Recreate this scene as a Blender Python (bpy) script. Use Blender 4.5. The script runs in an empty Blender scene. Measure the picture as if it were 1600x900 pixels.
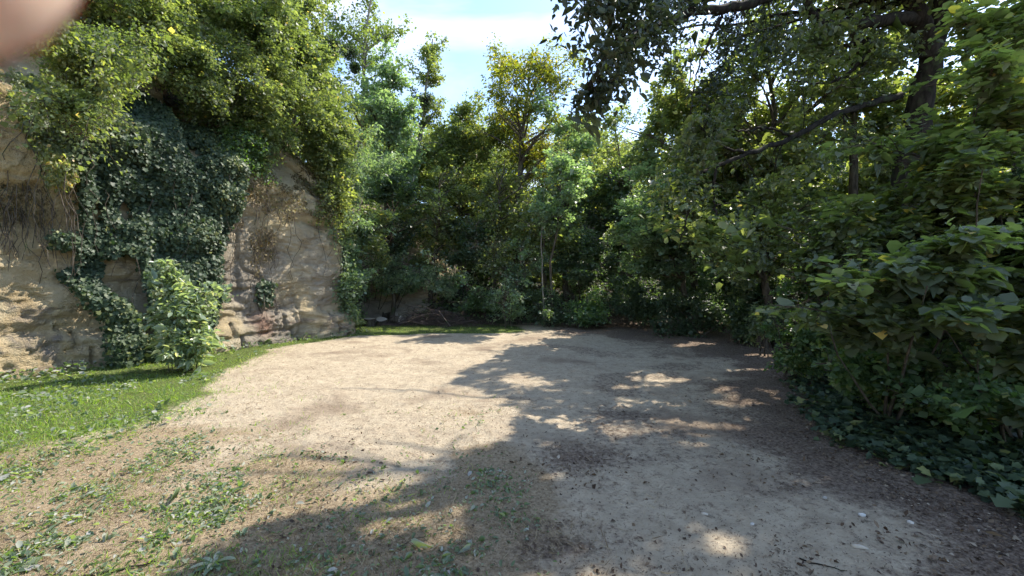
import bpy, math, random
import numpy as np
from mathutils import Vector

# ------------------------------------------------------------------ camera, world, sun, exposure
scene = bpy.context.scene
COL = scene.collection
R = math.radians
EYE, F, HOR = 1.6, 625.0, 440.0            # eye height (m), focal length and horizon row of the 1600 px wide photograph
SUN_AZ, SUN_EL = 51.0, 49.0                # degrees right of the viewing direction, above the horizon

cam_data = bpy.data.cameras.new('camera')
cam_data.sensor_width = 36.0
cam_data.lens = F / 1600.0 * 36.0
cam_data.shift_y = -10.0 / 1600.0
cam_data.clip_start = 0.0008
cam_data.clip_end = 2000.0
cam_data.dof.use_dof = True
cam_data.dof.focus_distance = 7.0
cam_data.dof.aperture_fstop = 15.0
cam = bpy.data.objects.new('camera', cam_data)
COL.objects.link(cam)
cam.location = (0, 0, EYE)
cam.rotation_euler = (R(90), 0, 0)
scene.camera = cam

world = bpy.data.worlds.new('World')
scene.world = world
world.use_nodes = True
wn = world.node_tree
for n in list(wn.nodes):
    wn.nodes.remove(n)
wout = wn.nodes.new('ShaderNodeOutputWorld')
bg = wn.nodes.new('ShaderNodeBackground')
sky = wn.nodes.new('ShaderNodeTexSky')
sky.sky_type = 'NISHITA'
sky.sun_disc = False
sky.sun_elevation = R(SUN_EL)
sky.sun_rotation = R(SUN_AZ)
sky.air_density = 1.0
sky.dust_density = 0.5
sky.ozone_density = 2.0
tc = wn.nodes.new('ShaderNodeTexCoord')
mp = wn.nodes.new('ShaderNodeMapping')
mp.inputs['Scale'].default_value = (1.0, 1.0, 2.2)
mp.inputs['Rotation'].default_value = (0.2, 0.35, 0.5)
wn.links.new(tc.outputs['Generated'], mp.inputs['Vector'])
cn = wn.nodes.new('ShaderNodeTexNoise')
cn.inputs['Scale'].default_value = 2.3
cn.inputs['Detail'].default_value = 7.0
cn.inputs['Roughness'].default_value = 0.5
cn.inputs['Distortion'].default_value = 0.5
wn.links.new(mp.outputs['Vector'], cn.inputs['Vector'])
cr = wn.nodes.new('ShaderNodeValToRGB')
cr.color_ramp.elements[0].position = 0.49
cr.color_ramp.elements[0].color = (0, 0, 0, 1)
cr.color_ramp.elements[1].position = 0.86
cr.color_ramp.elements[1].color = (1, 1, 1, 1)
wn.links.new(cn.outputs['Fac'], cr.inputs['Fac'])
mx = wn.nodes.new('ShaderNodeMix')
mx.data_type = 'RGBA'
mx.inputs[7].default_value = (4.6, 4.7, 4.9, 1)
wn.links.new(cr.outputs['Color'], mx.inputs[0])
wn.links.new(sky.outputs['Color'], mx.inputs[6])
wn.links.new(mx.outputs[2], bg.inputs['Color'])
bg.inputs['Strength'].default_value = 0.15
wn.links.new(bg.outputs['Background'], wout.inputs['Surface'])

sun_data = bpy.data.lights.new('sun', 'SUN')
sun_data.energy = 3.6
sun_data.angle = R(0.53)
sun_data.color = (1.0, 0.93, 0.82)
sun = bpy.data.objects.new('sun', sun_data)
COL.objects.link(sun)
sdir = Vector((math.sin(R(SUN_AZ)) * math.cos(R(SUN_EL)), math.cos(R(SUN_AZ)) * math.cos(R(SUN_EL)), math.sin(R(SUN_EL))))
sun.rotation_euler = sdir.to_track_quat('Z', 'Y').to_euler()
sun.location = (20, 14, 25)

scene.view_settings.view_transform = 'Standard'
scene.view_settings.look = 'None'
scene.view_settings.gamma = 1.0
scene.view_settings.exposure = 1.4
scene.view_settings.use_curve_mapping = False
scene.render.engine = 'CYCLES'
cy = scene.cycles
cy.max_bounces = 10
cy.diffuse_bounces = 7
cy.glossy_bounces = 2
cy.transmission_bounces = 8
cy.transparent_max_bounces = 4
cy.caustics_reflective = False
cy.caustics_refractive = False
cy.use_denoising = True
cy.use_adaptive_sampling = True
cy.adaptive_threshold = 0.02
cy.sample_clamp_indirect = 6.0

SHX = -math.sin(R(SUN_AZ)) / math.tan(R(SUN_EL))     # where a point one metre up throws its shadow
SHY = -math.cos(R(SUN_AZ)) / math.tan(R(SUN_EL))

# ------------------------------------------------------------------ helpers
def tag(o, label=None, cat=None, group=None, kind=None):
    if label: o['label'] = label
    if cat: o['category'] = cat
    if group: o['group'] = group
    if kind: o['kind'] = kind
    return o

def empty(name, loc, label, cat, group=None):
    o = bpy.data.objects.new(name, None)
    o.empty_display_size = 0.2
    COL.objects.link(o)
    o.location = loc
    return tag(o, label, cat, group)

def P(px, py, D):
    return np.array([(px - 800.0) / F * D, D, EYE - (py - HOR) / F * D])

def G(px, py):
    D = EYE * F / (py - HOR)
    return np.array([(px - 800.0) / F * D, D])

def to_px(p):
    D = np.maximum(p[:, 1], 0.05)
    return 800 + F * p[:, 0] / D, HOR + F * (EYE - p[:, 2]) / D

def inpoly(x, y, poly):
    inside = np.zeros(len(x), bool)
    n = len(poly)
    for i in range(n):
        x1, y1 = poly[i]
        x2, y2 = poly[(i + 1) % n]
        c = ((y1 > y) != (y2 > y))
        if y1 != y2:
            inside ^= c & (x < (x2 - x1) * (y - y1) / (y2 - y1) + x1)
    return inside

def _h(ix, iy, iz, seed):
    n = (ix * 374761393 + iy * 668265263 + iz * 1274126177 + seed * 974711) & 0xFFFFFFFF
    n = ((n ^ (n >> 13)) * 1103515245) & 0xFFFFFFFF
    n = (n ^ (n >> 16)) & 0xFFFFFFFF
    n = (n * 2246822519) & 0xFFFFFFFF
    n = (n ^ (n >> 15)) & 0xFFFFFFFF
    return n.astype(np.float64) / 4294967295.0

def vn(x, y, z=0.0, seed=0):
    x = np.asarray(x, float); y = np.asarray(y, float); z = np.zeros_like(x) + z
    ix = np.floor(x).astype(np.int64); iy = np.floor(y).astype(np.int64); iz = np.floor(z).astype(np.int64)
    fx = x - ix; fy = y - iy; fz = z - iz
    fx = fx * fx * (3 - 2 * fx); fy = fy * fy * (3 - 2 * fy); fz = fz * fz * (3 - 2 * fz)
    r = 0
    for a in (0, 1):
        for b in (0, 1):
            for c in (0, 1):
                w = (fx if a else 1 - fx) * (fy if b else 1 - fy) * (fz if c else 1 - fz)
                r = r + w * _h(ix + a, iy + b, iz + c, seed)
    return r * 2 - 1

def fbm(x, y, z=0.0, seed=0, octaves=4, gain=0.5):
    r = 0; a = 1.0; f = 1.0; t = 0
    for k in range(octaves):
        r = r + a * vn(np.asarray(x) * f, np.asarray(y) * f, np.asarray(z) * f, seed + k * 17)
        t += a; a *= gain; f *= 2.03
    return r / t

def unit(v):
    return v / np.maximum(np.linalg.norm(v, axis=-1, keepdims=True), 1e-9)

def smooth(a, b, x):
    t = np.clip((x - a) / (b - a), 0, 1)
    return t * t * (3 - 2 * t)

def mesh_obj(name, verts, faces, mats, parent=None, tint=None, smooth_sh=False, mat_idx=None):
    """faces: int array (n, k), or a list of such arrays"""
    if not isinstance(faces, list): faces = [faces]
    me = bpy.data.meshes.new(name)
    verts = np.asarray(verts, np.float32)
    off = np.zeros(3)
    me.vertices.add(len(verts))
    if parent is not None:
        off = np.array(parent.location)
        if parent.parent is not None: off = off + np.array(parent.parent.location)
    me.vertices.foreach_set('co', (verts - off.astype(np.float32)).ravel())
    loops = np.concatenate([f.ravel() for f in faces]).astype(np.int32)
    sizes = np.concatenate([np.full(len(f), f.shape[1]) for f in faces]).astype(np.int32)
    starts = np.concatenate([[0], np.cumsum(sizes)[:-1]]).astype(np.int32)
    me.loops.add(len(loops))
    me.loops.foreach_set('vertex_index', loops)
    me.polygons.add(len(sizes))
    me.polygons.foreach_set('loop_start', starts)
    me.polygons.foreach_set('loop_total', sizes)
    if smooth_sh:
        me.polygons.foreach_set('use_smooth', np.ones(len(sizes), bool))
    if mat_idx is not None:
        me.polygons.foreach_set('material_index', np.asarray(mat_idx, np.int32))
    me.update(calc_edges=True)
    if tint is not None:
        at = me.attributes.new('tint', 'FLOAT', 'FACE')
        at.data.foreach_set('value', np.asarray(tint, np.float32))
    if not isinstance(mats, (list, tuple)): mats = [mats]
    for m in mats: me.materials.append(m)
    o = bpy.data.objects.new(name, me)
    COL.objects.link(o)
    if parent is not None: o.parent = parent
    return o

# leaf templates: (along, across, up), faces
T_QUAD = (np.array([(0, 0, 0), (.45, .5, .10), (1, 0, -.04), (.45, -.5, .10)]), np.array([(0, 3, 2, 1)]))
T_LEAF = (np.array([(0, 0, 0), (.22, .38, .10), (.62, .42, .08), (1, 0, -.12), (.62, -.42, .08), (.22, -.38, .10)]),
          np.array([(0, 3, 2, 1), (0, 5, 4, 3)]))
T_ROUND = (np.array([(0.06, 0, 0), (-.04, .26, .05), (.22, .50, .09), (.62, .44, .05), (1, 0, -.10),
                     (.62, -.44, .05), (.22, -.50, .09), (-.04, -.26, .05)]),
           np.array([(0, 3, 2, 1), (0, 7, 6, 5), (0, 5, 4, 3)]))
T_IVY = (np.array([(0, 0, 0), (-.05, .45, .06), (.38, .30, .05), (.45, .52, .0), (1, 0, -.10),
                   (.45, -.52, .0), (.38, -.30, .05), (-.05, -.45, .06)]),
         np.array([(0, 2, 1, 1), (0, 4, 3, 2), (0, 6, 5, 4), (0, 7, 6, 6)]))
T_BLADE = (np.array([(0, .5, 0), (0, -.5, 0), (.55, -.32, .12), (.55, .32, .12), (1, 0, .42)]), np.array([(0, 1, 2, 3), (3, 2, 4, 4)]))
def _fix(t):
    v, f = t
    tri = [tuple(dict.fromkeys(q)) for q in f]
    return v, [q for q in tri if len(q) == 3], [q for q in tri if len(q) == 4]
TPL = {k: _fix(v) for k, v in dict(quad=T_QUAD, leaf=T_LEAF, round=T_ROUND, ivy=T_IVY, blade=T_BLADE).items()}

def leaves_mesh(name, pos, d, n, size, width, tpl, tint, mat, parent=None):
    tv, f3, f4 = TPL[tpl]
    N = len(pos)
    curl = np.exp(np.random.default_rng(N).normal(.1, .7, N)) if tpl != 'blade' else np.ones(N)
    side = unit(np.cross(n, d)); n2 = np.cross(d, side)
    size = np.asarray(size)[:, None, None]
    width = np.zeros(N) + width
    V = pos[:, None, :] + size * (tv[None, :, 0:1] * d[:, None, :] + tv[None, :, 1:2] * width[:, None, None] * side[:, None, :] + tv[None, :, 2:3] * curl[:, None, None] * n2[:, None, :])
    k = len(tv)
    base = (np.arange(N) * k)[:, None, None]
    faces = []; tt = []
    for f in (f3, f4):
        if f:
            a = np.array(f)[None] + base
            faces.append(a.reshape(-1, a.shape[2]))
            tt.append(np.repeat(tint, len(f)))
    return mesh_obj(name, V.reshape(-1, 3), faces, mat, parent, np.concatenate(tt))

def tube_arrays(paths, sides=6):
    """paths: list of (pts (m,3), radii (m,)) -> verts, quads"""
    VV = []; FF = []; o = 0
    for pts, rad in paths:
        pts = np.asarray(pts, float); m = len(pts)
        rad = np.asarray(rad, float)
        s = sides if rad.max() > 0.03 else 4
        if rad.max() > 0.15: s = 12
        t = unit(np.gradient(pts, axis=0))
        ref = np.array([0.3, 0.2, 1.0]) if abs(t[0, 2]) < 0.8 else np.array([1.0, 0.3, 0.1])
        a = unit(np.cross(t, ref)); b = np.cross(t, a)
        ang = np.linspace(0, 2 * math.pi, s, endpoint=False)
        ring = pts[:, None, :] + rad[:, None, None] * (np.cos(ang)[None, :, None] * a[:, None, :] + np.sin(ang)[None, :, None] * b[:, None, :])
        VV.append(ring.reshape(-1, 3))
        i = np.arange(m - 1)[:, None] * s; j = np.arange(s)[None, :]; j2 = (j + 1) % s
        q = np.stack([i + j, i + j2, i + s + j2, i + s + j], -1).reshape(-1, 4) + o
        FF.append(q)
        o += m * s
    return np.concatenate(VV), np.concatenate(FF)

def curve_pts(p0, p1, p2, m, rng=None, wob=0.0):
    t = np.linspace(0, 1, m)[:, None]
    p = (1 - t) ** 2 * p0 + 2 * t * (1 - t) * p1 + t * t * p2
    if rng is not None and wob > 0:
        w = rng.normal(0, wob, (m, 3)); w[0] = 0
        w = (w + np.roll(w, 1, 0)) / 2; w[0] = 0
        p = p + w
    return p

# ------------------------------------------------------------------ materials
def new_mat(name):
    m = bpy.data.materials.new(name); m.use_nodes = True
    nt = m.node_tree
    for n in list(nt.nodes): nt.nodes.remove(n)
    out = nt.nodes.new('ShaderNodeOutputMaterial')
    return m, nt, out

def N(nt, typ, **kw):
    n = nt.nodes.new(typ)
    for k, v in kw.items():
        if k.startswith('i_'): n.inputs[k[2:].replace('_', ' ')].default_value = v
        else: setattr(n, k, v)
    return n

def leaf_mat(name, stops, trans=(0.30, 0.38, 0.05), tfac=0.42, rough=0.45, spec=0.4):
    """stops: list of (pos, colour) over the per-leaf tint"""
    m, nt, out = new_mat(name)
    at = N(nt, 'ShaderNodeAttribute', attribute_name='tint')
    rp = N(nt, 'ShaderNodeValToRGB')
    el = rp.color_ramp.elements
    while len(el) < len(stops): el.new(0.5)
    for e, (p, c) in zip(el, stops):
        e.position = p; e.color = (*c, 1)
    nt.links.new(at.outputs['Fac'], rp.inputs['Fac'])
    b = N(nt, 'ShaderNodeBsdfPrincipled')
    b.inputs['Roughness'].default_value = rough
    b.inputs['Specular IOR Level'].default_value = spec
    nt.links.new(rp.outputs['Color'], b.inputs['Base Color'])
    t = N(nt, 'ShaderNodeBsdfTranslucent')
    mx = N(nt, 'ShaderNodeMix', data_type='RGBA', blend_type='MULTIPLY')
    mx.inputs[0].default_value = 1.0
    nt.links.new(rp.outputs['Color'], mx.inputs[6])
    mx.inputs[7].default_value = (trans[0] * 10, trans[1] * 10, trans[2] * 10, 1)
    nt.links.new(mx.outputs[2], t.inputs['Color'])
    ms = N(nt, 'ShaderNodeMixShader')
    ms.inputs[0].default_value = tfac
    nt.links.new(b.outputs[0], ms.inputs[1]); nt.links.new(t.outputs[0], ms.inputs[2])
    nt.links.new(ms.outputs[0], out.inputs['Surface'])
    return m

def mix_col(nt, fac, a, b):
    mx = N(nt, 'ShaderNodeMix', data_type='RGBA')
    for s, v in ((0, fac), (6, a), (7, b)):
        if isinstance(v, (tuple, list)): mx.inputs[s].default_value = (*v, 1)
        elif isinstance(v, (int, float)): mx.inputs[s].default_value = v
        else: nt.links.new(v, mx.inputs[s])
    return mx.outputs[2]

def noise(nt, vec, scale, detail=5, rough=0.55, dist=0.0):
    n = N(nt, 'ShaderNodeTexNoise')
    n.inputs['Scale'].default_value = scale; n.inputs['Detail'].default_value = detail
    n.inputs['Roughness'].default_value = rough; n.inputs['Distortion'].default_value = dist
    if vec is not None: nt.links.new(vec, n.inputs['Vector'])
    return n.outputs['Fac']

def ramp(nt, fac, p0, p1):
    r = N(nt, 'ShaderNodeMapRange', interpolation_type='SMOOTHSTEP')
    r.inputs['From Min'].default_value = p0; r.inputs['From Max'].default_value = p1
    nt.links.new(fac, r.inputs['Value'])
    return r.outputs[0]

def bark_mat(name, c1, c2, scale=14):
    m, nt, out = new_mat(name)
    g = N(nt, 'ShaderNodeNewGeometry')
    mp = N(nt, 'ShaderNodeMapping'); mp.inputs['Scale'].default_value = (1, 1, 0.25)
    nt.links.new(g.outputs['Position'], mp.inputs['Vector'])
    n1 = noise(nt, mp.outputs[0], scale, 6, 0.65)
    n2 = noise(nt, g.outputs['Position'], 3, 3)
    c = mix_col(nt, ramp(nt, n1, .35, .65), c1, c2)
    c = mix_col(nt, ramp(nt, n2, .55, .75), c, (0.05, 0.07, 0.03))
    b = N(nt, 'ShaderNodeBsdfPrincipled'); b.inputs['Roughness'].default_value = 0.95; b.inputs['Specular IOR Level'].default_value = 0.15
    nt.links.new(c, b.inputs['Base Color'])
    bp = N(nt, 'ShaderNodeBump'); bp.inputs['Strength'].default_value = 0.7; bp.inputs['Distance'].default_value = 0.02
    nt.links.new(n1, bp.inputs['Height']); nt.links.new(bp.outputs[0], b.inputs['Normal'])
    nt.links.new(b.outputs[0], out.inputs['Surface'])
    return m

BARK = bark_mat('bark_brown', (0.045, 0.036, 0.028), (0.13, 0.11, 0.085))
BARK_PALE = bark_mat('bark_pale', (0.12, 0.105, 0.085), (0.26, 0.24, 0.20))
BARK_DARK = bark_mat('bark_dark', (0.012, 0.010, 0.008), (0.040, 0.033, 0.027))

LM = {
 'green':  leaf_mat('leaf_green', [(0, (0.0884, 0.108, 0.0741)), (0.55, (0.1658, 0.1901, 0.1172)), (0.9, (0.2762, 0.2794, 0.1541)), (1, (0.4862, 0.3539, 0.185))], trans=(.30,.33,.08)),
 'bright': leaf_mat('leaf_bright', [(0, (0.0709, 0.0973, 0.0543)), (0.5, (0.127, 0.1664, 0.079)), (0.9, (0.2214, 0.2433, 0.1112)), (1, (0.3837, 0.3072, 0.1482))], trans=(.32, .32, .11), tfac=.38),
 'yellow': leaf_mat('leaf_yellow', [(0, (0.0762, 0.097, 0.0358)), (0.5, (0.1525, 0.1616, 0.0501)), (0.85, (0.2614, 0.2262, 0.0644)), (1, (0.4574, 0.3016, 0.0858))], trans=(.26, .28, .05), tfac=.45),
 'ash':    leaf_mat('leaf_ash', [(0, (0.0941, 0.1285, 0.0998)), (0.5, (0.1775, 0.2271, 0.1687)), (1, (0.3329, 0.3581, 0.2342))], trans=(.28, .34, .12), tfac=.36),
 'grey':   leaf_mat('leaf_grey', [(0, (0.077, 0.099, 0.06)), (0.6, (0.143, 0.1705, 0.096)), (1, (0.264, 0.253, 0.12))], trans=(.26, .30, .07), tfac=.4),
 'dark':   leaf_mat('leaf_dark', [(0, (0.0389, 0.0599, 0.0391)), (0.6, (0.0818, 0.1161, 0.0701)), (1, (0.1557, 0.1872, 0.0928))], trans=(.26, .32, .10), tfac=.28),  # leaf green lowered so the hollow's shade sits partly in the colour
 'oak':    leaf_mat('leaf_oak', [(0, (0.0542, 0.0681, 0.0499)), (0.6, (0.1084, 0.1273, 0.0771)), (1, (0.2204, 0.2222, 0.1135))], trans=(.30, .34, .07), tfac=.30, rough=.4),
 'bough':  leaf_mat('leaf_oak_silhouette', [(0, (.020, .030, .020)), (.6, (.042, .058, .036)), (1, (.09, .11, .05))], trans=(.26, .32, .10), tfac=.12, rough=.4),  # oak leaf colour darkened to hold the backlit silhouette
 'ivy':    leaf_mat('leaf_ivy', [(0, (0.0237, 0.0416, 0.0246)), (0.6, (0.055, 0.0832, 0.0473)), (0.9, (0.0983, 0.128, 0.0605)), (1, (0.1966, 0.208, 0.0757))], trans=(.2, .3, .06), tfac=.12, rough=.5, spec=.25),
 'lime':   leaf_mat('leaf_lime', [(0, (0.0938, 0.1191, 0.0905)), (0.6, (0.1641, 0.1921, 0.1388)), (0.93, (0.2577, 0.269, 0.166)), (1, (0.5625, 0.4226, 0.1811))], trans=(.30, .34, .07), tfac=.40, rough=.42, spec=.4),
 'hazel':  leaf_mat('leaf_hazel', [(0, (0.0651, 0.1024, 0.0692)), (0.6, (0.1302, 0.1935, 0.1001)), (1, (0.2605, 0.2732, 0.1349))], trans=(.26, .32, .05), tfac=.35),
 'elder':  leaf_mat('leaf_elder', [(0, (0.1079, 0.1602, 0.1176)), (0.6, (0.2047, 0.2639, 0.1839)), (1, (0.4312, 0.4147, 0.3307))], trans=(.30, .30, .12), tfac=.36, rough=.36, spec=.6),
 'dry':    leaf_mat('leaf_dry', [(0, (.07, .06, .03)), (.5, (.16, .13, .07)), (1, (.22, .20, .07))], trans=(.2, .17, .08), tfac=.3, rough=.8),
 'grass':  leaf_mat('grass_blades', [(0, (0.1064, 0.1544, 0.0591)), (0.6, (0.1749, 0.2375, 0.0844)), (0.9, (0.2625, 0.3088, 0.1265)), (1, (0.3749, 0.3205, 0.2109))], trans=(.28, .34, .04), tfac=.4),
 'straw':  leaf_mat('dry_grass', [(0, (.16, .115, .065)), (.5, (.32, .25, .15)), (1, (.46, .39, .25))], trans=(.12, .10, .07), tfac=.25, rough=.8),
 'weed':   leaf_mat('weed_leaves', [(0, (0.0861, 0.12, 0.0819)), (0.6, (0.1579, 0.192, 0.117)), (1, (0.3444, 0.324, 0.3276))], trans=(.24, .32, .06), tfac=.3, rough=.5),
 'litter': leaf_mat('fallen_leaves', [(0, (.05, .032, .022)), (.5, (.115, .075, .048)), (.9, (.22, .16, .10)), (1, (.42, .36, .27))], trans=(.12, .09, .06), tfac=.15, rough=.8),
}

# ------------------------------------------------------------------ where the sun reaches the ground (crowns have their gaps there)
LIT = [(-500, 585), (120, 585), (330, 578), (430, 573), (560, 549), (700, 538), (795, 534), (800, 545), (742, 572), (715, 592), (760, 612), (790, 640),
       (795, 680), (790, 712), (690, 742), (560, 778), (430, 806), (340, 850), (290, 900), (250, 1100), (-900, 1100), (-900, 600)]
SPOTS = [(1020, 690, 70, 5), (930, 690, 50, 4), (1120, 700, 60, 5), (1060, 745, 40, 5), (1180, 800, 50, 5), (880, 800, 30, 6), (1000, 600, 50, 3), (1080, 590, 45, 3), (900, 610, 40, 3), (840, 655, 30, 5), (1090, 660, 90, 16), (1180, 690, 60, 12), (1235, 748, 75, 14), (1180, 722, 60, 9), (985, 632, 30, 5), (925, 660, 60, 12), (1165, 608, 45, 7),
         (1150, 625, 50, 8), (1255, 668, 22, 16), (665, 795, 60, 30), (715, 850, 25, 40), (600, 830, 40, 12), (860, 740, 40, 14), (1110, 830, 35, 12), (850, 700, 30, 8),
         (990, 815, 30, 10), (1260, 870, 40, 10), (1215, 555, 40, 4), (1170, 577, 30, 3), (520, 880, 30, 8), (960, 720, 30, 7),
         (600, 514, 190, 4.0), (780, 524, 40, 1.5), (690, 521, 20, 1.2)]
def lit_mask(pos, rng, soft=0.35):
    gx = pos[:, 0] + SHX * pos[:, 2]; gy = pos[:, 1] + SHY * pos[:, 2]
    gx = gx + rng.normal(0, 0.03, len(gx)) + 0.13 * vn(gx * 1.3, gy * 1.3, 0, 91) + .1 * vn(gx * 4, gy * 4, 0, 95)
    gy = gy + rng.normal(0, 0.03, len(gx)) + 0.13 * vn(gx * 1.3, gy * 1.3, 0, 92) + .1 * vn(gx * 4, gy * 4, 0, 96)
    ok = gy > 0.8
    D = np.maximum(gy, 0.8)
    px = 800 + F * gx / D; py = HOR + F * EYE / D
    m = inpoly(px, py, LIT)
    m |= (gx < -7) & (gy > 3) & (gy < 9.5)
    for cx, cyy, a, b in SPOTS:
        m |= ((px - cx) / (a * 1.2)) ** 2 + ((py - cyy) / (b * 1.1)) ** 2 < 1 + .9 * vn(gx * 5, gy * 7, 0, 97) + .5 * vn(gx * 13, gy * 15, 0, 98)
    return m & ok

WALLS = [((-8.9, 5.4), (-7.7, 8.3), 0, 3.3, .93), ((-6.95, 9.2), (-6.2, 10.7), 0, 3.4, .9), ((-6.2, 10.7), (-5.3, 11.9), 0, 3.6, .15)]
def wall_mask(pos, rng):
    m = np.zeros(len(pos), bool)
    for (x1, y1), (x2, y2), z1, z2, pr in WALLS:
        ex, ey = x2 - x1, y2 - y1; det = -SHX * ey + SHY * ex
        wx, wy = x1 - pos[:, 0], y1 - pos[:, 1]
        t = (-wx * ey + wy * ex) / det; s_ = (SHX * wy - SHY * wx) / det
        z = pos[:, 2] - t
        m |= (t > .02) & (s_ > 0) & (s_ < 1) & (z > z1) & (z < z2 + .3 * vn(s_ * 5, s_ * 0, 0, 33)) & (rng.random(len(pos)) < pr)
    return m

SUNNY = [(P(1130, 375, 6.1), .70), (P(1075, 350, 6.1), .45), (P(1520, 235, 4.8), .6), (P(1400, 300, 5.2), .25), (P(1245, 520, 6.2), .35), (P(1210, 430, 6.3), .25), (P(1450, 690, 3.6), .16), (P(1380, 560, 3.8), .12),
         (P(1000, 330, 11.5), .5), (P(690, 430, 14.5), .7), (P(1050, 160, 11), .8), (P(1180, 230, 9.5), .5), (P(1570, 380, 4.5), .2)]
def sunny_mask(pos):
    m = np.zeros(len(pos), bool); sv = np.array(sdir)
    for c, r in SUNNY:
        w = pos - c; t = w @ sv
        m |= (t > r * 1.3) & (((w - t[:, None] * sv) ** 2).sum(1) < (r * (1 + .35 * vn(w[:, 0] * 3 / r, w[:, 1] * 3 / r, 0, 5))) ** 2)
    return m

# ------------------------------------------------------------------ terrain
CL = np.array([(-16, -8), (-12.5, -1), (-10.3, 2.2), (-9.3, 4.4), (-8.75, 5.8), (-8.35, 6.8), (-7.95, 7.8), (-7.55, 8.5), (-7.15, 8.9), (-7.05, 9.2),
               (-6.85, 9.7), (-6.4, 10.4), (-5.85, 11.15), (-5.35, 11.8), (-5.15, 12.3), (-5.6, 13.2), (-6.1, 14.4), (-6.1, 15.6), (-5.6, 16.5),
               (-4.6, 16.9), (-3.4, 17.1), (-2.4, 17.8), (-1.2, 19.5)], float)
def catmull(pts, k=40):
    out = []
    p = np.vstack([2 * pts[0] - pts[1], pts, 2 * pts[-1] - pts[-2]])
    for i in range(1, len(p) - 2):
        t = np.linspace(0, 1, k, endpoint=False)[:, None]
        a, b, c, d = p[i - 1], p[i], p[i + 1], p[i + 2]
        out.append(0.5 * ((2 * b) + (-a + c) * t + (2 * a - 5 * b + 4 * c - d) * t ** 2 + (-a + 3 * b - 3 * c + d) * t ** 3))
    return np.vstack(out + [pts[-1:]])
_c = catmull(CL)
_s = np.concatenate([[0], np.cumsum(np.linalg.norm(np.diff(_c, axis=0), axis=1))])
DU = 0.032
CU = np.arange(0, _s[-1], DU)
CX = np.interp(CU, _s, _c[:, 0]); CY = np.interp(CU, _s, _c[:, 1])
_t = np.stack([np.gradient(CX), np.gradient(CY)], 1)
ker = np.ones(21) / 21
_t = np.stack([np.convolve(np.pad(_t[:, i], 10, 'edge'), ker, 'valid') for i in (0, 1)], 1)
_t = unit(_t)
CNX, CNY = _t[:, 1], -_t[:, 0]
def u_at(x, y):
    return CU[np.argmin((CX - x) ** 2 + (CY - y) ** 2)]
U_FACE, U_CORNER, U_STUB = u_at(-6.95, 9.0), u_at(-5.15, 12.3), u_at(-5.6, 16.5)
def top_z(u):
    z = np.interp(u, [0, u_at(-9.3, 4.4), u_at(-7.6, 8.4), U_FACE, U_CORNER, U_CORNER + 1.2, U_STUB, CU[-1]], [6, 5.0, 4.9, 4.3, 4.15, 3.2, 2.0, 1.2])
    return z + 0.35 * fbm(u * .9, u * 0 + 3.1, 0, 5, 3)

def cliff_disp(u, z, x, y):
    warp = 0.18 * fbm(u * .5, z * .7, 0, 21, 3)
    zz = z + warp
    # bedding: recessed and proud courses
    bed = np.zeros_like(u)
    for k, (zc, dep, wd) in enumerate([(0.30, .10, .05), (.62, .16, .07), (0.95, .05, .04), (1.38, .06, .035), (1.62, .07, .05), (2.15, .05, .03), (2.75, .05, .03), (3.2, .14, .08), (3.9, .08, .05)]):
        on = smooth(-.25, .25, fbm(u * .8 + k * 9, zz * 0 + k, 0, 40 + k, 2) + .12)
        bed -= .6 * dep * np.exp(-((zz - zc) / wd) ** 2) * on
    plinth = 0.22 * smooth(.75, .55, zz + .15 * vn(u * 1.1, u * 0, 0, 4))
    big = 0.14 * fbm(u * .55, z * .45, 0, 7, 3)
    mid = 0.05 * fbm(u * 1.3, z * 3.4, .4, 8, 4)
    crack = fbm(u * 1.3, z * .6, 0, 13, 3)
    cr = -0.10 * np.exp(-(crack / .03) ** 2) * smooth(.1, .4, fbm(u * .7, z * .5, 3, 14, 2))
    step = np.floor((fbm(u * .7 + 4, z * 1.6, 0, 31, 3) + 1) * 4) / 4 * .12
    fine = 0.045 * fbm(u * 4, z * 9, 0, 9, 5, .75) - .07 * (1 - np.abs(fbm(u * 1.9, z * 3.1, 0, 19, 4)) * 3.2).clip(0, 1) ** 3 * smooth(-.1, .3, fbm(u * .8, z * .8, 0, 20, 2))
    pits = -0.05 * smooth(.25, .5, fbm(u * 4, z * 5.5, 0, 55, 3))
    # block joints near the foot
    joint = -0.12 * np.exp(-(((u + .2 * np.floor(zz * 3)) % 1.3 - .65) / .035) ** 2) * smooth(.9, .7, zz)
    over = 0.16 * smooth(2.9, 3.5, z + .3 * vn(u * .8, 0 * u, 0, 77)) * smooth(U_FACE, U_FACE - 1, u)
    cave = -0.0 * np.exp(-((u - u_at(-7.6, 8.4)) / .22) ** 2) * smooth(2.2, 1.2, z)
    return bed + plinth + big + mid + cr + step + fine + pits + joint + over + cave

def cliff_point(i, v):
    """i: index into the path, v: 0..1 up the wall, 1..2 the slope above it -> xyz"""
    u = CU[i]; tz = top_z(u)
    wall = v <= 1
    z = np.where(wall, v * tz, tz + (v - 1) * 3.6)
    back = np.where(wall, 0.10 * z, 0.10 * tz + (v - 1) * 3.6 / 0.95)
    d = cliff_disp(u, z, CX[i], CY[i])
    d = np.where(wall, d, d * .8 + .35 * fbm(u * .7, z * .7, 2, 66, 3))
    k = d - back
    zn = z + 0.03 * fbm(u * 3, z * 4, 0, 88, 3)
    zn = np.where(v < 0.01, -0.3, zn)
    return np.stack([CX[i] + CNX[i] * k, CY[i] + CNY[i] * k, zn], -1)

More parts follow.
